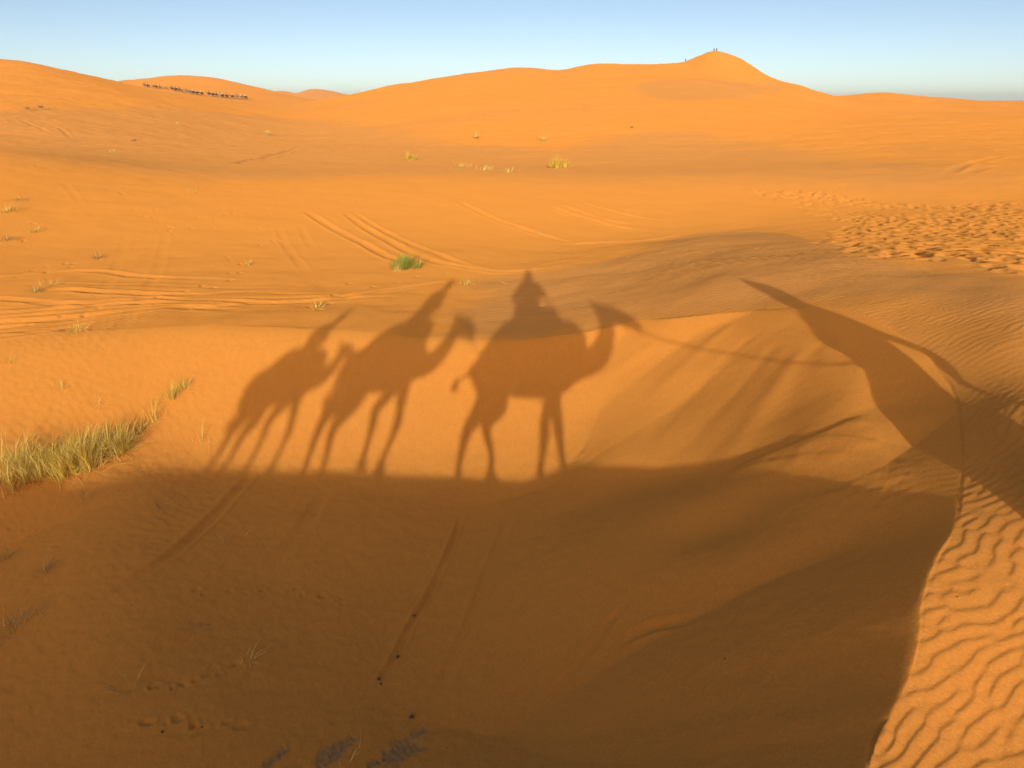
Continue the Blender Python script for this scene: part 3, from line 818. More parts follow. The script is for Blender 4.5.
# -------- people
def hand_vol(v, wrist, aim, thumb, curl=.5, sc=1.0):
    """palm and five unequal bent fingers; aim along the fingers, thumb towards the thumb's side"""
    w = np.array(wrist, float); a = np.array(aim, float); a /= np.linalg.norm(a)
    t = np.array(thumb, float); t -= a * (a @ t); t /= np.linalg.norm(t); n = np.cross(a, t)
    v.tube([w - a * .02, w + a * .045 * sc, w + a * .085 * sc], [(.026 * sc, .02 * sc), (.040 * sc, .016 * sc), (.038 * sc, .012 * sc)], n=12, up=n, sub=2)
    for k, (off, ln) in enumerate(((.029, .068), (.010, .078), (-.010, .072), (-.028, .056))):
        p0 = w + a * .075 * sc + t * off * sc
        d1 = a * math.cos(curl * .5) - n * math.sin(curl * .5); d2 = a * math.cos(curl * 1.5) - n * math.sin(curl * 1.5); d3 = a * math.cos(curl * 2.3) - n * math.sin(curl * 2.3)
        p1 = p0 + d1 * ln * .45 * sc; p2 = p1 + d2 * ln * .32 * sc; p3 = p2 + d3 * ln * .25 * sc
        v.tube([p0, p1, p2, p3], [.0095 * sc, .009 * sc, .008 * sc, .0065 * sc], n=8, sub=2)
    p0 = w + a * .02 * sc + t * .028 * sc; d = a * .6 + t * .75 - n * .25
    v.tube([p0, p0 + d * .035 * sc, p0 + d * .05 * sc + a * .03 * sc], [.013 * sc, .0115 * sc, .008 * sc], n=8, sub=2)

def head_vol(v, c, face, up=(0, 0, 1), sc=1.0):
    """skull, jaw, nose, brow, lips and ears; c = centre of the skull"""
    c = np.array(c, float); f = np.array(face, float); f /= np.linalg.norm(f); u = np.array(up, float); u -= f * (u @ f); u /= np.linalg.norm(u); r = np.cross(f, u)
    def at(a, b, d): return c + (f * a + r * b + u * d) * sc
    v.tube([at(-.055, 0, .03), at(0, 0, .045), at(.045, 0, .035)], [(.066 * sc, .075 * sc), (.076 * sc, .082 * sc), (.064 * sc, .07 * sc)], n=16, up=u)
    v.tube([at(.01, 0, -.02), at(.03, 0, -.075), at(.055, 0, -.11)], [(.064 * sc, .07 * sc), (.052 * sc, .05 * sc), (.026 * sc, .024 * sc)], n=14, up=f)
    v.tube([at(.098, 0, .012), at(.116, 0, -.018), at(.122, 0, -.036)], [.009 * sc, .012 * sc, .017 * sc], n=8, up=u)
    v.tube([at(.09, -.02, -.068), at(.1, 0, -.066), at(.09, .02, -.068)], [.007 * sc, .010 * sc, .007 * sc], n=8)
    v.tube([at(.088, -.02, -.080), at(.096, 0, -.081), at(.088, .02, -.080)], [.007 * sc, .010 * sc, .007 * sc], n=8)
    for q in (-1, 1):
        v.tube([at(.088, .045 * q, .03), at(.1, .02 * q, .032)], [.011 * sc, .011 * sc], n=8)
        v.tube([at(-.005, .078 * q, .02), at(-.012, .086 * q, 0), at(-.002, .079 * q, -.028)], [.012 * sc, .018 * sc, .009 * sc], n=8)
    return at

def make_person(loc, rz, label, J, robe=None, wear='robe', hat=None, skin=None, cloth=None, trousers=None, sc=1.0, group=None, voxel=.009, sleeve=1.0):
    """J: joints in the figure's frame: pelvis chest neck head face, elbow/wrist/knee/ankle L and R, toe direction"""
    root = empty('person', loc, rz, label, 'person', group)
    v = Vol(); g = {k: np.array(p, float) for k, p in J.items() if not isinstance(p, (int, float))}
    pel, ch, nk, hd = g['pelvis'], g['chest'], g['neck'], g['head']
    side = g['side'] / np.linalg.norm(g['side'])            # towards the figure's left
    v.tube([pel - (ch - pel) * .12, pel, pel * .5 + ch * .5, ch, ch * .4 + nk * .6], [(.14, .11), (.165, .12), (.14, .105), (.17, .12), (.10, .075)], n=18, up=np.cross(side, nk - pel))
    v.tube([nk - (hd - nk) * .3, nk, hd], [.065, .055, .052], n=12)
    at = head_vol(v, hd, g['face'], sc=sc)
    shoulder = {}
    for k, q in (('L', 1), ('R', -1)):
        s = ch * .45 + nk * .55 + side * .175 * q; shoulder[k] = s
        v.tube([ch * .4 + nk * .6, s], [(.07, .07), (.062, .062)], n=12)
        el, wr = g['elbow' + k], g['wrist' + k]
        v.tube([s, s * .5 + el * .5, el, el * .45 + wr * .55, wr], [.056, .05, .04, .037, .027], n=12)
        aim = g.get('aim' + k, wr - el); hand_vol(v, wr, aim, g.get('thumb' + k, (0, 0, 1)), J.get('curl' + k, .5))
        hp = pel + side * .10 * q; kn, an = g['knee' + k], g['ankle' + k]
        v.tube([hp, hp * .5 + kn * .5, kn, kn * .6 + an * .4, an], [.092, .078, .058, .056, .037], n=14)
        td = g['toe' + k] / np.linalg.norm(g['toe' + k])
        v.tube([an - td * .05 + (0, 0, -.035), an + td * .05 + (0, 0, -.045), an + td * .15 + (0, 0, -.055)], [(.034, .034), (.042, .03), (.04, .018)], n=10)
    v.build('body', skin, root, voxel, 3)
    for q in (-1, 1):
        Vol().ball(at(.09, .031 * q, .008), .0125).build('eye', M_EYE, root)
    if robe is not None:
        r = Vol()
        for line in robe: r.tube(line[0], line[1], n=22, up=line[2] if len(line) > 2 else (0, 0, 1))
        for k in 'LR':
            el, wr = g['elbow' + k], g['wrist' + k]
            r.tube([shoulder[k], shoulder[k] * .5 + el * .5, el, el * .35 + wr * .65], [.082, .075 * sleeve, .075 * sleeve, .07 * sleeve], n=14)
        r.build(wear, cloth, root, .013, 5)
    if trousers is not None:
        t = Vol()
        t.tube([pel + (0, 0, .06), pel - (0, 0, .06)], [(.18, .14), (.18, .14)], n=16, up=np.cross(side, (0, 0, 1)))
        for k, q in (('L', 1), ('R', -1)):
            hp = pel + side * .10 * q; kn, an = g['knee' + k], g['ankle' + k]
            t.tube([hp, kn, kn * .2 + an * .8], [.11, .08, .065], n=14, sub=1)
        t.build('trousers', trousers, root, .013, 4)
    if hat is not None:
        h = Vol(); c = at(-.01, 0, .055)
        for k in range(5):                                  # wound cloth
            a0 = k * 1.3
            P = [c + np.array((math.cos(w) * .088, math.sin(w) * .088, .008 * k - .012 + .022 * math.sin(w + a0))) for w in np.linspace(0, 2 * math.pi, 17)]
            h.tube(P, [.026] * 17, n=8, sub=1)
        h.ball(c + np.array((0, 0, .035)), (.088, .088, .075))
        if J.get('peak'):
            pk = np.array(J['peak'], float); hw = J.get('hood', 1.0); h.tube([c + np.array((0, 0, .04 - .14 * (hw > 1))), c + np.array((0, 0, .03)), c + pk * .6, c + pk], [.085 * hw, .088 * hw, .055 * hw, .015 * hw], n=14)
        tail = at(-.09, .03, 0); h.tube([tail, tail + (0, 0, -.12), tail + np.array((0, 0, -.26)) - at(.04, 0, 0) * 0], [(.05, .025), (.06, .022), (.05, .015)], n=10)
        h.build('turban', hat, root, .010, 3)
    return root

def rope(pts, label, r=.011, group=None):
    v = Vol(); P = spline(np.array(pts, float), 10)
    v.tube(P, [r] * len(P), n=8, sub=1)
    o = v.build('lead_rope', M_ROPE)
    return tag(o, label, 'rope', group)

M_EYE = simple_mat('eye', (.012, .008, .006), .15, 20, .1, 0)
M_HIDE = simple_mat('camel_hide', (.36, .235, .13), .95, 14, .25, .008)
M_HIDE2 = simple_mat('pale_camel_hide', (.50, .38, .25), .95, 14, .2, .008)
M_DARKHAIR = simple_mat('dark_hair', (.07, .045, .03), .9, 40, .4)
M_STRAP = simple_mat('strap', (.12, .03, .03), .8, 60, .3)
M_ROPE = simple_mat('rope', (.34, .25, .15), .9, 200, .3)
M_IRON = simple_mat('iron', (.12, .11, .10), .5, 50, .2)
M_PAD = simple_mat('saddle_pad', (.10, .11, .20), .95, 50, .3)
M_BLANKET = simple_mat('blanket', (.33, .06, .045), .95, 26, .45)
M_BLANKET2 = simple_mat('striped_blanket', (.07, .16, .20), .95, 26, .45)
M_SKIN = simple_mat('skin', (.42, .25, .16), .55, 30, .1, .001)
M_ROBE = simple_mat('blue_robe', (.045, .09, .24), .95, 12, .25)
M_ROBE2 = simple_mat('white_robe', (.62, .58, .50), .95, 12, .15)
M_SHIRT = simple_mat('sand_shirt', (.40, .33, .24), .95, 20, .2)
M_TURBAN = simple_mat('turban_cloth', (.06, .11, .30), .95, 30, .25)
M_DARKCLOTH = simple_mat('dark_cloth', (.03, .032, .045), .95, 30, .25)
M_GREYCLOTH = simple_mat('grey_cloth', (.12, .12, .13), .95, 30, .25)
M_PHONE = simple_mat('phone', (.015, .015, .017), .25, 20, .1, 0)
# ---------------------------------------------------------------- dry grass
def leaf_mat(name, lo, hi):
    m, nt, out = nodes_of(name); N = nt.nodes.new; L = nt.links.new
    g = N('ShaderNodeNewGeometry'); r = N('ShaderNodeValToRGB')
    r.color_ramp.elements[0].color = (*lo, 1); r.color_ramp.elements[1].color = (*hi, 1)
    L(g.outputs['Random Per Island'], r.inputs[0])
    p = N('ShaderNodeBsdfDiffuse'); L(r.outputs[0], p.inputs['Color'])
    t = N('ShaderNodeBsdfTranslucent'); L(r.outputs[0], t.inputs['Color'])
    x = N('ShaderNodeMixShader'); x.inputs[0].default_value = .06; L(p.outputs[0], x.inputs[1]); L(t.outputs[0], x.inputs[2])
    L(x.outputs[0], out.inputs['Surface'])
    return m
M_STRAW = leaf_mat('dry_straw', (.70, .46, .10), (.95, .74, .26))
M_GOLD = leaf_mat('golden_straw', (.66, .42, .05), (.95, .70, .15))
M_OLIVE = leaf_mat('olive_grass', (.42, .36, .06), (.80, .62, .16))
M_GREEN = leaf_mat('green_grass', (.14, .26, .03), (.45, .55, .10))
M_TWIG = leaf_mat('grey_twigs', (.26, .17, .08), (.50, .35, .18))

def blade(V, F, MI, base, az, lean, ln, w, mi, bend=.5, seg=4):
    """one grass leaf: a tapering ribbon that arches over"""
    d = np.array((math.cos(az), math.sin(az), 0)); sd = np.array((-math.sin(az), math.cos(az), 0)) * math.cos(.6) + np.array((0, 0, .3))
    p = np.array(base, float); th = lean; b = len(V)
    for k in range(seg + 1):
        ww = w * (1 - (k / seg) ** 1.6) + w * .08
        V.append(p - sd * ww * .5); V.append(p + sd * ww * .5)
        p = p + (d * math.sin(th) + np.array((0, 0, 1)) * math.cos(th)) * ln / seg
        th += bend / seg * (1 + .6 * k)
    for k in range(seg):
        F.append((b + 2 * k, b + 2 * k + 1, b + 2 * k + 3, b + 2 * k + 2)); MI.append(mi)

def make_tuft(name, px, py, n, h, spread, mats, mix, label, cat='grass tuft', group='grass tufts on the sand', w=.006, lean=.55, bend=.7, sx=1.0, mound=0.0, up=None, seed=0, dead=.0):
    rng = random.Random(seed * 77 + 5)
    c = ground_pts([(px, py)])[0]
    o3 = []
    V = []; F = []; MI = []
    crowns = [(rng.gauss(0, spread * .42 * sx), rng.gauss(0, spread * .42)) for _ in range(int(n / 55) if n >= 200 else 1)]
    if len(crowns) == 1: crowns = [(0., 0.)]
    xs = np.array([c[0] + q[0] for q in crowns]); ys = np.array([c[1] + q[1] for q in crowns])
    zs = base_height(xs, ys)[0]
    for k in range(n):
        i = rng.randrange(len(crowns)); q = crowns[i]
        r = abs(rng.gauss(0, (.06 + spread * .10) if len(crowns) > 1 else min(.05 + spread * .3, .6))); a = rng.uniform(0, 6.283)
        hs = h * (1 - .35 * min(1, math.hypot(q[0] / sx, q[1]) / (spread + .01))) * rng.uniform(.45, 1.1)
        mi = rng.choices(range(len(mats)), mix)[0]
        fl = rng.random() < dead
        blade(V, F, MI, (q[0] + r * math.cos(a), q[1] + r * math.sin(a), zs[i] - c[2] - .01), a + rng.gauss(0, .5), (rng.uniform(1.0, 1.5) if fl else abs(rng.gauss(lean * .6, lean * .5))), hs, w * rng.uniform(.6, 1.3), mi, rng.uniform(.1, bend * 1.5))
    o = mesh_obj(name, V, F, mats)
    o.data.polygons.foreach_set('material_index', MI)
    o.location = c
    return tag(o, label, cat, group)
SKY_CLEAR = (0.5, 0.4, 0.1, 0.108)
SKY_DUSTY = (1.0, 3.0, 0.0, 0.13)
EXPOSURE = 0.22
HAZE = 0.00013
SUN_ENERGY = 2.3
QUAL = 1.0
build_ground()
# ---------------------------------------------------------------- the three camels on the crest, behind the viewer's sight, whose shadows fill the picture
def frame(loc, rz, p):
    c, s = math.cos(rz), math.sin(rz)
    return (loc[0] + p[0] * c - p[1] * s, loc[1] + p[0] * s + p[1] * c, loc[2] + p[2])

R1 = math.radians(15); L1 = (.20, -.25, -3.11)
camel1 = make_camel(L1, R1, 'brown camel ahead of the others with a photographer on its back', M_HIDE,
    [(-.76, -.86, -.74, 0), (-1.0, -1.33, -1.38, .0), (.28, .36, .43, 0), (.16, .04, -.07, 0)],
    [(.40, 0, 1.60, .30), (.75, 0, 1.62, .235), (1.04, 0, 1.71, .20), (1.22, 0, 1.95, .16), (1.30, 0, 2.22, .13), (1.32, 0, 2.36, .115)],
    [(1.27, 0, 2.42), (1.52, 0, 2.38), (1.75, 0, 2.26), (1.84, 0, 2.19)],
    [(-1.22, 0, 1.66), (-1.32, 0, 1.52), (-1.42, 0, 1.45), (-1.50, 0, 1.40)])
make_saddle(camel1, [(-.88, .34, 1.98, 1.5), (-.62, .42, 2.28, 1.42), (-.3, .45, 2.42, 1.4), (.1, .45, 2.50, 1.4), (.4, .43, 2.47, 1.42), (.58, .36, 2.31, 1.7)],
    'rounded saddle pad under a red blanket on the leading camel', M_BLANKET, M_PAD)
fw = np.array((math.sin(R1), math.cos(R1), 0)); lf = np.array((-math.cos(R1), math.sin(R1), 0))
cm = np.array((-.128, .293, 3.11))
make_person(L1, R1, 'person in a sand coloured shirt sitting on the leading camel and holding up a phone',
    dict(pelvis=(-.16, -.02, 2.60), chest=(-.16, .02, 2.90), neck=(-.165, .05, 3.10), head=cm - fw * .22 + (0, 0, .12), face=fw + (0, 0, -.15), side=lf,
         elbowL=(-.55, .08, 2.69), elbowR=(.26, .22, 2.69), wristL=cm - fw * .10 + lf * .10 + (0, 0, -.07), wristR=cm - fw * .10 - lf * .10 + (0, 0, -.07),
         aimL=fw * .35 - lf * .25 + (0, 0, .8), aimR=fw * .35 + lf * .25 + (0, 0, .8), thumbL=-lf, thumbR=lf, curlL=.7, curlR=-.7,
         kneeL=(-.30, .44, 2.56), kneeR=(.02, .50, 2.56), ankleL=(-.30, .58, 2.14), ankleR=(.0, .62, 2.14), toeL=fw, toeR=fw, peak=(-.02, 0, .16)),
    robe=[([(-.16, -.02, 2.50), (-.16, -.01, 2.62), (-.16, .0, 2.72), (-.16, .02, 2.88), (-.16, .04, 3.0), (-.165, .05, 3.08)], [(.22, .17), (.21, .16), (.23, .16), (.24, .15), (.20, .12), (.10, .10)], fw)],
    wear='shirt', hat=M_TURBAN, skin=M_SKIN, cloth=M_SHIRT, trousers=M_DARKCLOTH, group='riders on the crest')
ph_ = Vol(); pc = cm - fw * .045
phone = empty('phone', frame(L1, R1, pc), R1 - 0.0, 'black phone held up in both hands of the photographer', 'phone')
bm = bmesh.new(); bmesh.ops.create_cube(bm, size=1); bmesh.ops.scale(bm, vec=(.148, .008, .072), verts=bm.verts); bmesh.ops.bevel(bm, geom=bm.edges[:], offset=.0025, segments=2, affect='EDGES')
me = bpy.data.meshes.new('case'); bm.to_mesh(me); bm.free(); me.materials.append(M_PHONE); ob = bpy.data.objects.new('case', me); COL.objects.link(ob); ob.parent = phone
ob.rotation_euler = (0, 0, -R1)
bm = bmesh.new(); bmesh.ops.create_cube(bm, size=1); bmesh.ops.scale(bm, vec=(.136, .001, .064), verts=bm.verts)
me = bpy.data.meshes.new('screen'); bm.to_mesh(me); bm.free(); me.materials.append(M_EYE); ob = bpy.data.objects.new('screen', me); COL.objects.link(ob); ob.parent = phone
ob.rotation_euler = (0, 0, -R1); ob.location = (-.0047 * math.sin(R1), -.0047 * math.cos(R1), 0)

R2 = math.radians(36); L2 = (-2.50, -1.83, ground_z(-2.6, -1.9))
camel2 = make_camel(L2, R2, 'pale camel in the middle of the walking string with a rider in a blue robe', M_HIDE2,
    [(-.92, -1.32, -1.36, 0), (-.90, -1.22, -1.19, 0), (.20, -.12, -.20, .0), (.22, .24, .02, 0)],
    [(.38, 0, 1.56, .28), (.66, 0, 1.46, .21), (.92, 0, 1.50, .165), (1.14, 0, 1.66, .14), (1.28, 0, 1.84, .12), (1.31, 0, 1.95, .11)],
    [(1.26, 0, 2.03), (1.46, 0, 2.0), (1.67, 0, 1.88), (1.76, 0, 1.81)],
    [(-1.22, 0, 1.60), (-1.30, 0, 1.40), (-1.36, 0, 1.24), (-1.40, 0, 1.16)])
make_saddle(camel2, [(-.72, .30, 1.82, 1.45), (-.42, .40, 2.04, 1.4), (-.1, .44, 2.20, 1.4), (.15, .43, 2.22, 1.4), (.38, .38, 2.10, 1.45), (.55, .26, 1.88, 1.6)],
    'saddle pad under a teal blanket on the middle camel', M_BLANKET2, M_PAD).scale = (1, .74, 1)
def rider(loc, rz, dz, dx, lean, label, cloth, hat):
    fx = np.array((1., 0, 0)); p = np.array((.10 + dx, 0, 2.30 + dz)); t = np.array((math.sin(lean), 0, math.cos(lean)))
    return make_person(loc, rz, label,
        dict(pelvis=p, chest=p + t * .30, neck=p + t * .48, head=p + t * .63 + (.02, 0, 0), face=(1, 0, -.1), side=(0, 1, 0),
             elbowL=p + t * .22 + (.0, .24, 0), elbowR=p + t * .22 + (.0, -.24, 0), wristL=p + (.26, .10, .10), wristR=p + (.26, -.10, .10), thumbL=(0, -1, .3), thumbR=(0, 1, .3), curlL=.9, curlR=-.9,
             kneeL=p + (.14, .38, -.16), kneeR=p + (.14, -.38, -.16), ankleL=p + (.06, .48, -.58), ankleR=p + (.06, -.48, -.58), toeL=(1, .2, -.2), toeR=(1, -.2, -.2)),
        robe=[([p - t * .08, p + t * .05, p + t * .3, p + t * .40, p + t * .47], [(.19, .15), (.18, .14), (.185, .13), (.15, .10), (.08, .08)], (1, 0, 0))],
        hat=hat, skin=M_SKIN, cloth=cloth, trousers=M_GREYCLOTH, group='riders on the crest')
camel2.scale = (1, .74, 1)
rider(L2, R2, .02, .10, .42, 'person in a blue robe riding the middle camel', M_ROBE, M_TURBAN)

R3 = math.radians(40); S3 = .85; L3 = (-4.45, -4.33, ground_z(-4.3, -4.2))
camel3 = make_camel(L3, R3, 'brown camel last in the walking string with its head held low', M_HIDE,
    [(-.92, -1.20, -1.27, 0), (-.88, -1.08, -1.12, 0), (.14, -.2, -.32, .0), (.2, .26, .11, 0)],
    [(.38, 0, 1.56, .27), (.78, 0, 1.50, .19), (1.08, 0, 1.62, .145), (1.22, 0, 1.75, .12), (1.31, 0, 1.86, .105), (1.33, 0, 1.93, .10)],
    [(1.30, 0, 1.98), (1.46, 0, 1.98), (1.61, 0, 1.87), (1.67, 0, 1.81)],
    [(-1.22, 0, 1.55), (-1.32, 0, 1.32), (-1.36, 0, 1.12), (-1.38, 0, .98)])
make_saddle(camel3, [(-.66, .30, 1.80, 1.45), (-.3, .38, 2.02, 1.4), (.1, .40, 2.14, 1.4), (.40, .36, 2.18, 1.45), (.62, .28, 2.14, 1.6)],
    'long saddle pad under a red blanket on the last camel', M_BLANKET, M_PAD).scale = (S3, S3 * .74, S3)
camel3.scale = (S3, S3 * .74, S3)
rider(L3, R3, -.12, .18, .55, 'person in a pale robe riding the last camel and leaning forward', M_ROBE2, M_TURBAN).scale = (S3,) * 3

# the guide who leads the string
LG = (4.24, 4.4, ground_z(4.24, 4.4)); gw = (-.13, .06, .93)
make_person(LG, 0, 'person in a long white robe leading the camels on foot by a rope',
    dict(pelvis=(.13, 0, .86), chest=(.12, 0, 1.18), neck=(.08, 0, 1.42), head=(.04, .02, 1.58), face=(.3, .95, -.1), side=(-.97, .22, 0),
         elbowL=(-.19, .02, 1.08), elbowR=(.60, -.02, 1.02), wristL=gw, wristR=(.55, .04, .78), aimL=(-.1, -.5, -.5), aimR=(-.12, .1, -1), thumbL=(.5, .5, .3), thumbR=(-.4, .9, 0), curlL=1.0, curlR=-.4,
         kneeL=(-.10, .14, .46), kneeR=(.12, -.02, .45), ankleL=(-.28, .02, .085), ankleR=(.05, -.05, .085), toeL=(.2, 1, 0), toeR=(.3, 1, 0), hood=1.5, peak=(-.22, -.02, .27)),
    robe=[([(-.15, 0, .09), (-.10, 0, .36), (.10, 0, .74), (.12, 0, 1.08), (.10, 0, 1.30), (.08, 0, 1.42)], [(.29, .27), (.29, .25), (.27, .2), (.26, .18), (.25, .15), (.15, .12)], (0, 1, 0))],
    hat=M_ROBE2, skin=M_SKIN, cloth=M_ROBE2, sleeve=.68)
n1 = frame(L1, R1, (1.80, .05, 2.12)); g1 = (LG[0] + gw[0], LG[1] + gw[1] - .02, LG[2] + gw[2] - .06)
def sag(a, b, d): return [a] + [tuple(np.array(a) * (1 - t) + np.array(b) * t - np.array((0, 0, d * 4 * t * (1 - t)))) for t in (.25, .5, .75)] + [b]
rope(sag(n1, g1, .16), 'long lead rope from the leading camel to the hand of the guide', .013)
b1 = frame(L1, R1, (-.80, 0, 1.98)); n2 = frame(L2, R2, (1.72, 0, 1.78))
rope(sag(b1, n2, .22), 'lead rope from the saddle of the leading camel to the middle camel', .011)
b2 = frame(L2, R2, (-.80, 0, 1.78)); n3 = frame(L3, R3, (1.64 * S3, 0, 1.83 * S3))
rope(sag(b2, n3, .25), 'lead rope from the saddle of the middle camel to the last camel', .011)

# ---------------------------------------------------------------- far off: a caravan below the distant dune and walkers on the summit
def bake_small(fn, name, mat):
    o = fn(name, mat); me = o.data; COL.objects.unlink(o); bpy.data.objects.remove(o); return me
def small_camel(stride):
    def fn(name, mat):
        s = stride
        return camel_body(name, mat, None, [(-.85, -1.0 - s, -.98 - s, 0), (-.85, -1.0 + s, -.95 + s, 0), (.22, .25 + s, .22 + s, 0), (.22, .22 - s, .15 - s, 0)],
            [(.40, 0, 1.62, .29), (.75, 0, 1.62, .22), (1.02, 0, 1.72, .18), (1.2, 0, 1.98, .155), (1.28, 0, 2.2, .13), (1.3, 0, 2.3, .115)],
            [(1.25, 0, 2.36), (1.48, 0, 2.33), (1.72, 0, 2.22), (1.82, 0, 2.16)], [(-1.22, 0, 1.6), (-1.3, 0, 1.35), (-1.32, 0, 1.1)], voxel=.06)
    return fn
MC = [bake_small(small_camel(.12), 'camel', simple_mat('far_hide_dark', (.05, .03, .02))), bake_small(small_camel(-.16), 'camel', simple_mat('far_hide_pale', (.55, .45, .34))), bake_small(small_camel(.2), 'camel', simple_mat('far_hide_brown', (.22, .13, .07)))]
def small_person(walk, seated=False):
    def fn(name, mat):
        v = Vol()
        z = 0 if not seated else -.35
        if seated:
            for q in (-1, 1): v.tube([(0, .1 * q, .86 + z), (.3, .34 * q, .78 + z), (.26, .42 * q, .40 + z)], [.09, .07, .05])
        else:
            for q in (-1, 1): v.tube([(0, .1 * q, .9), (.04 + .12 * q * walk, .1 * q, .48), (.2 * q * walk - .04, .1 * q, .06)], [.1, .07, .05]); v.tube([(.2 * q * walk - .06, .1 * q, .04), (.2 * q * walk + .12, .1 * q, .03)], [.045, .03])
        v.tube([(0, 0, .86 + z), (.01, 0, 1.1 + z), (.02, 0, 1.35 + z), (.02, 0, 1.45 + z)], [(.17, .13), (.16, .12), (.2, .12), (.08, .08)], up=(1, 0, 0))
        v.tube([(.02, 0, 1.4 + z), (.03, 0, 1.56 + z)], [.055, .055]); v.tube([(.03, 0, 1.56 + z), (.04, 0, 1.68 + z)], [.095, .085])
        for q in (-1, 1): v.tube([(.02, .19 * q, 1.38 + z), (-.03 - .06 * q * walk, .25 * q, 1.12 + z), (.08 - .14 * q * walk, .25 * q, .90 + z)], [.06, .048, .04])
        return v.build(name, mat, None, .035, 2)
    return fn
MPD = bake_small(small_person(1), 'person', M_DARKCLOTH); MPG = bake_small(small_person(.4), 'person', M_GREYCLOTH)
MRW = bake_small(small_person(0, True), 'person', simple_mat('far_white_cloth', (.72, .68, .60))); MRD = bake_small(small_person(0, True), 'person', simple_mat('far_dark_cloth', (.04, .05, .09)))
def put(name, me, loc, rz, label, cat, group=None, sc=1):
    o = bpy.data.objects.new(name, me); COL.objects.link(o); o.location = loc; o.rotation_euler = (0, 0, rz); o.scale = (sc,) * 3
    return tag(o, label, cat, group)
rng = random.Random(4)
cx = [(146, 87.6), (158, 89.2), (170, 91.0), (184, 93.2), (198, 95.2), (213, 97.2), (228, 98.6), (244, 99.9)]
xs_ = np.linspace(146, 244, 25)
cp = ground_far(list(zip(xs_ + np.array([rng.uniform(-2.4, 2.4) for _ in xs_]), np.interp(xs_, [c[0] for c in cx], [c[1] for c in cx]))))
for k, p in enumerate(cp):
    rz = math.pi + rng.uniform(-.25, .25)
    put('camel', MC[rng.choice([0, 0, 0, 2, 2, 1])], p, rz, 'tiny camel in the distant caravan below the far dune', 'camel', 'camels of the distant caravan', 1.0)
    if rng.random() < .6:
        put('person', rng.choice([MRW, MRD, MRD]), (p[0], p[1], p[2] + 1.9), rz, 'tiny person riding a camel in the distant caravan', 'person', 'riders of the distant caravan', 1.0)
def skyline(px, r0, r1):
    a, _ = ray(px, 60); h = np.linspace(r0, r1, 800); z, _ = base_height(a * h, h); i = int((z / h).argmax()); return (a * h[i], h[i], z[i])
p = skyline(713.2, 220, 360); put('person', MPG, p, .4, 'person in grey standing on the summit, left of the pair', 'person', 'walkers on the big dune', 1.05)
p = skyline(715.8, 220, 360); put('person', MPD, p, 2.4, 'person in black standing on the summit, right of the pair', 'person', 'walkers on the big dune', 1.1)
p = skyline(685.5, 220, 360); put('person', MPG, p, .2, 'lone person climbing the ridge below the summit', 'person', 'walkers on the big dune', .95)

# ---------------------------------------------------------------- plants
G1 = 'dry grass clumps at the edge of the shade'
make_tuft('grass_clump', 12, 478, 560, .85, .50, [M_STRAW, M_GOLD], [3, 2], 'pale tall straw clump at the left edge, leftmost of the four in a row', 'dry grass', G1, seed=1, sx=1.4, dead=.12, w=.009)
make_tuft('grass_clump', 48, 474, 600, .62, .48, [M_GOLD, M_STRAW], [3, 2], 'low tangled straw clump between the tall pale and the golden clump', 'dry grass', G1, seed=2, sx=1.4, dead=.3, w=.009)
make_tuft('grass_clump', 80, 466, 760, .80, .50, [M_GOLD, M_STRAW, M_OLIVE], [6, 5, 0], 'dense golden grass clump with the brightest yellow stems', 'dry grass', G1, seed=3, sx=1.2, dead=.1, w=.009)
make_tuft('grass_clump', 112, 456, 640, .64, .46, [M_OLIVE, M_GOLD, M_STRAW], [1, 4, 4], 'olive green grass clump at the right end of the row beside the shade', 'dry grass', G1, seed=4, sx=1.2, dead=.08, w=.009)
make_tuft('grass_tuft', 141, 431, 80, .36, .2, [M_GOLD, M_STRAW, M_OLIVE], [3, 3, 1], 'golden tuft touching the right end of the grass row', seed=61, w=.008, dead=.25)
make_tuft('grass_tuft', 153, 418, 50, .36, .22, [M_GOLD, M_STRAW], [3, 2], 'thin golden tuft just above the golden tuft at the end of the row', seed=62, w=.008, dead=.3)
make_tuft('grass_tuft', 184, 388, 60, .34, .18, [M_STRAW, M_OLIVE], [3, 2], 'faint straw tuft highest in the trail of tufts up the slope', seed=63, w=.008, dead=.3)
make_tuft('grass_tuft', 172, 398, 120, .38, .16, [M_OLIVE, M_GOLD], [2, 3], 'thin olive tuft on the slope above the olive clump', seed=5)
make_tuft('grass_tuft', 155, 404, 70, .22, .25, [M_STRAW, M_GOLD], [2, 3], 'sparse straw stems left of the thin olive tuft', seed=6, dead=.4)
make_tuft('grass_tuft', 203, 441, 26, .45, .10, [M_STRAW], [1], 'few pale bent stems beside the rear legs of the last camel shadow', seed=7, lean=.8, w=.005)
make_tuft('green_tuft', 408, 268, 560, .62, .32, [M_GREEN, M_OLIVE, M_GOLD], [5, 2, 1], 'bright green tuft on a small sand mound beside wheel tracks', seed=8, sx=1.5, w=.012)
make_tuft('grass_tuft', 398, 270, 160, .30, .18, [M_STRAW], [1], 'straw tuft at the left foot of the bright green tuft', seed=28, w=.01)
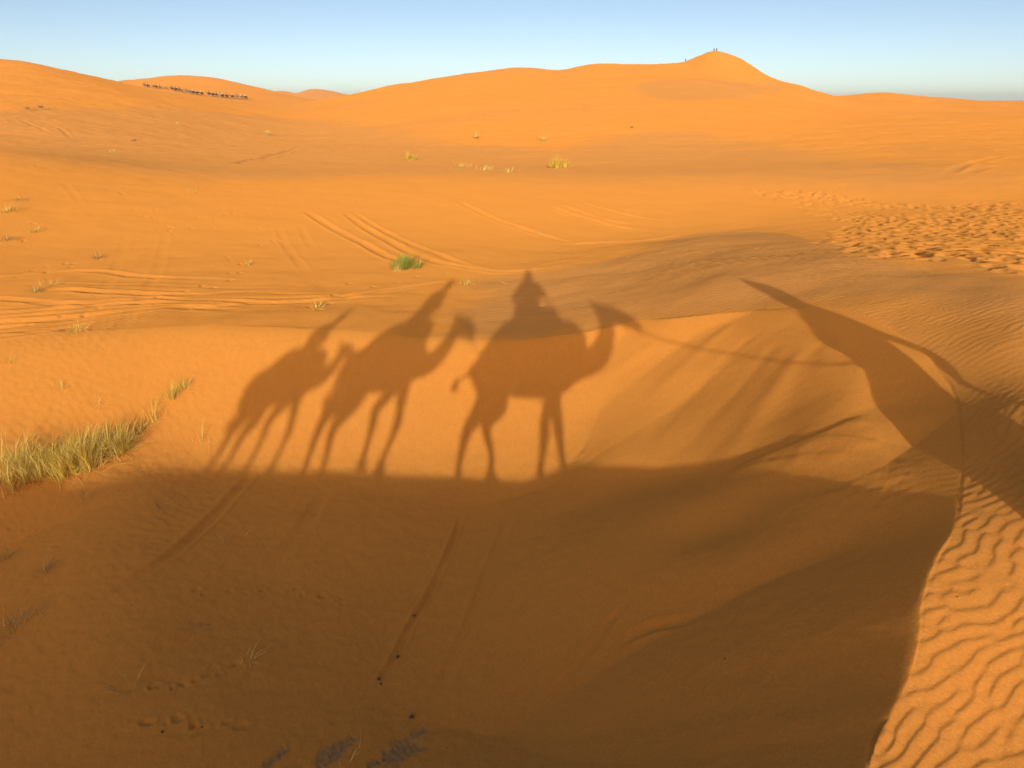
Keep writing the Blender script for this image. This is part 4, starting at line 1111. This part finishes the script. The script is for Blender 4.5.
far = [(406, 160, 260, 1.5, 1.0, M_GOLD, 'rounded dry bush on the tan slope, largest of the far bushes'), (556, 168, 240, 1.6, 1.0, M_GOLD, 'tall ragged straw bush on the orange slope right of the rounded dry bush'),
       (476, 137, 120, 1.3, .8, M_STRAW, 'small straw tuft between the two far bushes and the big dune'), (543, 140, 160, 1.1, 1.5, M_STRAW, 'low wide straw patch above the tall ragged bush'),
       (267, 134, 120, 1.2, 1.2, M_STRAW, 'straw tuft on the tan slope below the distant caravan'), (134, 141, 60, .7, .6, M_TWIG, 'brown tuft left of the straw tuft on the tan slope'),
       (41, 108, 90, 1.2, 1.2, M_TWIG, 'dark scrub on the left dune, right of the pair'), (27, 109, 60, 1.0, .9, M_TWIG, 'dark scrub on the left dune, left of the pair'),
       (177, 124, 50, .8, .5, M_STRAW, 'tiny straw tuft on the left dune flank'), (112, 152, 60, .6, .8, M_STRAW, 'thin straw tuft just above the lip of the lit bank'),
       (462, 167, 70, .6, 1.3, M_STRAW, 'low straw scatter right of the rounded dry bush'), (485, 170, 60, .55, 1.2, M_STRAW, 'low straw scatter left of the tall ragged bush'),
       (508, 172, 40, .5, 1.0, M_STRAW, 'faint straw scatter close to the tall ragged bush'), (632, 128, 50, .9, .6, M_TWIG, 'brown speck of scrub at the foot of the big dune')]
for k, (px, py, n, h, sp, mt, lb) in enumerate(far):
    make_tuft('dry_bush', px, py, n, h * .75, sp * .8, [mt], [1], lb, 'dry bush', 'dry bushes on the far slopes', w=.035, seed=40 + k, sx=1.3, dead=.15)
near = [(75, 333, 90, .30, .28, M_STRAW, 'straw tuft beside the crossing wheel tracks'), (98, 258, 60, .28, .25, M_TWIG, 'brown tuft beside the two parallel wheel ruts'), (35, 292, 60, .3, .3, M_TWIG, 'dark tuft on the track bundle at the left'),
        (52, 285, 50, .25, .4, M_STRAW, 'straw scatter above the dark tuft on the track bundle'), (35, 232, 60, .35, .4, M_OLIVE, 'olive tuft in the scrub patch on the lit bank, topmost'), (8, 212, 80, .5, .6, M_OLIVE, 'olive scrub at the left edge on the lit bank'),
        (20, 200, 60, .3, .8, M_TWIG, 'brown twigs just right of the olive scrub on the lit bank'), (8, 240, 60, .3, .5, M_TWIG, 'brown scrub below the olive scrub at the left edge'), (247, 265, 50, .22, .25, M_STRAW, 'pale tuft on the flat left of the bright green tuft'),
        (318, 307, 60, .20, .28, M_STRAW, 'pale tuft above the tip of the last camel shadow'), (466, 284, 50, .16, .30, M_STRAW, 'pale stems right of the tip of the middle rider shadow'), (195, 192, 50, .25, .5, M_STRAW, 'pale specks of straw high on the lit bank'),
        (62, 388, 70, .22, .3, M_STRAW, 'straw tuft on the rippled slope above the pale tall clump'), (12, 362, 60, .2, .35, M_STRAW, 'flattened straw at the left edge on the rippled slope'), (98, 404, 50, .16, .4, M_STRAW, 'scattered straw above the golden clump'),
        (47, 572, 66, .22, .16, M_TWIG, 'dry tuft standing alone in the shade at the left'), (4, 560, 54, .28, .18, M_TWIG, 'dry tuft at the left edge in the shade'),
        (14, 628, 96, .22, .42, M_TWIG, 'long flattened straw at the left edge in the shade, lowest'), (40, 616, 36, .16, .3, M_TWIG, 'short straw just above the long flattened straw'), (85, 500, 54, .18, .38, M_TWIG, 'fallen straw below the golden clump'),
        (160, 508, 40, .2, .35, M_TWIG, 'thin twigs in the shade below the olive clump'), (225, 545, 26, .2, .25, M_TWIG, 'bent twigs beside the curved rut in the shade'), (192, 628, 22, .18, .22, M_TWIG, 'loose twigs on the shaded floor, middle of the three'),
        (130, 690, 24, .2, .3, M_TWIG, 'loose twigs low on the shaded floor at the left'), (250, 660, 18, .22, .22, M_STRAW, 'pale curled stems on the shaded floor'), (345, 765, 16, .16, .14, M_STRAW, 'pale curled stems on the gravel at the bottom edge'),
        (305, 512, 24, .16, .2, M_TWIG, 'few twigs in the shade under the feet of the last camel shadow')]
for k, (px, py, n, h, sp, mt, lb) in enumerate(near):
    make_tuft('grass_tuft', px, py, n, h, sp, [mt, M_STRAW], [5, 1], lb, w=.006 if py > 330 else .014, seed=80 + k, sx=1.3, lean=.9, dead=.35)

# small dark stones lying on the sand
rng = random.Random(9)
bm = bmesh.new(); bmesh.ops.create_icosphere(bm, subdivisions=2, radius=1)
for v in bm.verts: v.co *= 1 + .22 * math.sin(5 * v.co.x + 3 * v.co.y) + .12 * math.sin(9 * v.co.z + 4 * v.co.y); v.co.z *= .6
me = bpy.data.meshes.new('pebble'); bm.to_mesh(me); bm.free(); me.materials.append(simple_mat('dark_stone', (.13, .085, .05), .8, 8, .3))
for px, py, r in [(414, 616, .016), (398, 657, .020), (379, 679, .018), (381, 684, .012), (412, 717, .022), (162, 732, .012), (202, 727, .009), (132, 605, .008), (447, 748, .007), (957, 597, .008), (725, 659, .008)]:
    p = ground_pts([(px, py)])[0]
    o = put('pebble', me, (p[0], p[1], p[2] + r * .2), rng.uniform(0, 6), 'small dark stone lying on the bare sand', 'stone', 'small dark stones on the sand', r)

# ---------------------------------------------------------------- desert air
if HAZE:
    bm = bmesh.new(); bmesh.ops.create_cube(bm, size=1); bmesh.ops.scale(bm, vec=(12000, 12000, 60), verts=bm.verts); bmesh.ops.translate(bm, vec=(0, 0, 9), verts=bm.verts)
    me = bpy.data.meshes.new('haze'); bm.to_mesh(me); bm.free()
    m, nt, out = nodes_of('haze'); v = nt.nodes.new('ShaderNodeVolumePrincipled'); v.inputs['Density'].default_value = HAZE; v.inputs['Color'].default_value = (.80, .86, .95, 1); v.inputs['Anisotropy'].default_value = 0
    nt.links.new(v.outputs[0], out.inputs['Volume']); me.materials.append(m)
    o = bpy.data.objects.new('haze', me); COL.objects.link(o); tag(o, kind='stuff')
# ---------------------------------------------------------------- sky, sun, camera
world = bpy.data.worlds.new('World'); scn.world = world; world.use_nodes = True
nt = world.node_tree; nt.nodes.clear()
wo = nt.nodes.new('ShaderNodeOutputWorld')
def nishita(air, dust, ozone, strength):
    bg = nt.nodes.new('ShaderNodeBackground'); sky = nt.nodes.new('ShaderNodeTexSky')
    sky.sky_type = 'NISHITA'; sky.sun_disc = False
    sky.sun_elevation = SUN_EL; sky.sun_rotation = math.pi + SUN_AZ
    sky.altitude = 0; sky.air_density = air; sky.dust_density = dust; sky.ozone_density = ozone
    bg.inputs['Strength'].default_value = strength
    nt.links.new(sky.outputs[0], bg.inputs[0])
    return bg
clear = nishita(*SKY_CLEAR)                     # the clean half of the sky, away from the sun
dusty = nishita(*SKY_DUSTY)                     # the dusty glow round the low sun
geo_ = nt.nodes.new('ShaderNodeNewGeometry'); dt = nt.nodes.new('ShaderNodeVectorMath'); dt.operation = 'DOT_PRODUCT'
nt.links.new(geo_.outputs['Incoming'], dt.inputs[0]); dt.inputs[1].default_value = (math.sin(SUN_AZ), math.cos(SUN_AZ), 0)
mr = nt.nodes.new('ShaderNodeMapRange'); mr.interpolation_type = 'SMOOTHSTEP'; mr.inputs['From Min'].default_value = -.25; mr.inputs['From Max'].default_value = .55
nt.links.new(dt.outputs['Value'], mr.inputs['Value'])
mx = nt.nodes.new('ShaderNodeMixShader'); nt.links.new(mr.outputs[0], mx.inputs[0]); nt.links.new(clear.outputs[0], mx.inputs[1]); nt.links.new(dusty.outputs[0], mx.inputs[2])
nt.links.new(mx.outputs[0], wo.inputs[0])
sun = bpy.data.lights.new('sun', 'SUN'); sun.energy = SUN_ENERGY; sun.angle = math.radians(.55); sun.color = (1.0, .975, .84)
so = bpy.data.objects.new('sun', sun); COL.objects.link(so)
so.rotation_euler = Vector(SDIR).to_track_quat('-Z', 'Y').to_euler()
so.location = (0, -60, 40)
cam = bpy.data.cameras.new('camera'); co = bpy.data.objects.new('camera', cam); COL.objects.link(co)
cam.sensor_fit = 'HORIZONTAL'; cam.sensor_width = 36.0; cam.lens = 36.0 * FOC / W_PX
cam.clip_start = .02; cam.clip_end = 40000
co.location = (0, 0, 0); co.rotation_euler = (math.pi / 2 - PITCH, 0, 0)
scn.camera = co
scn.view_settings.view_transform = 'Standard'; scn.view_settings.look = 'None'
scn.view_settings.exposure = EXPOSURE; scn.view_settings.gamma = 1.0; scn.view_settings.use_curve_mapping = False
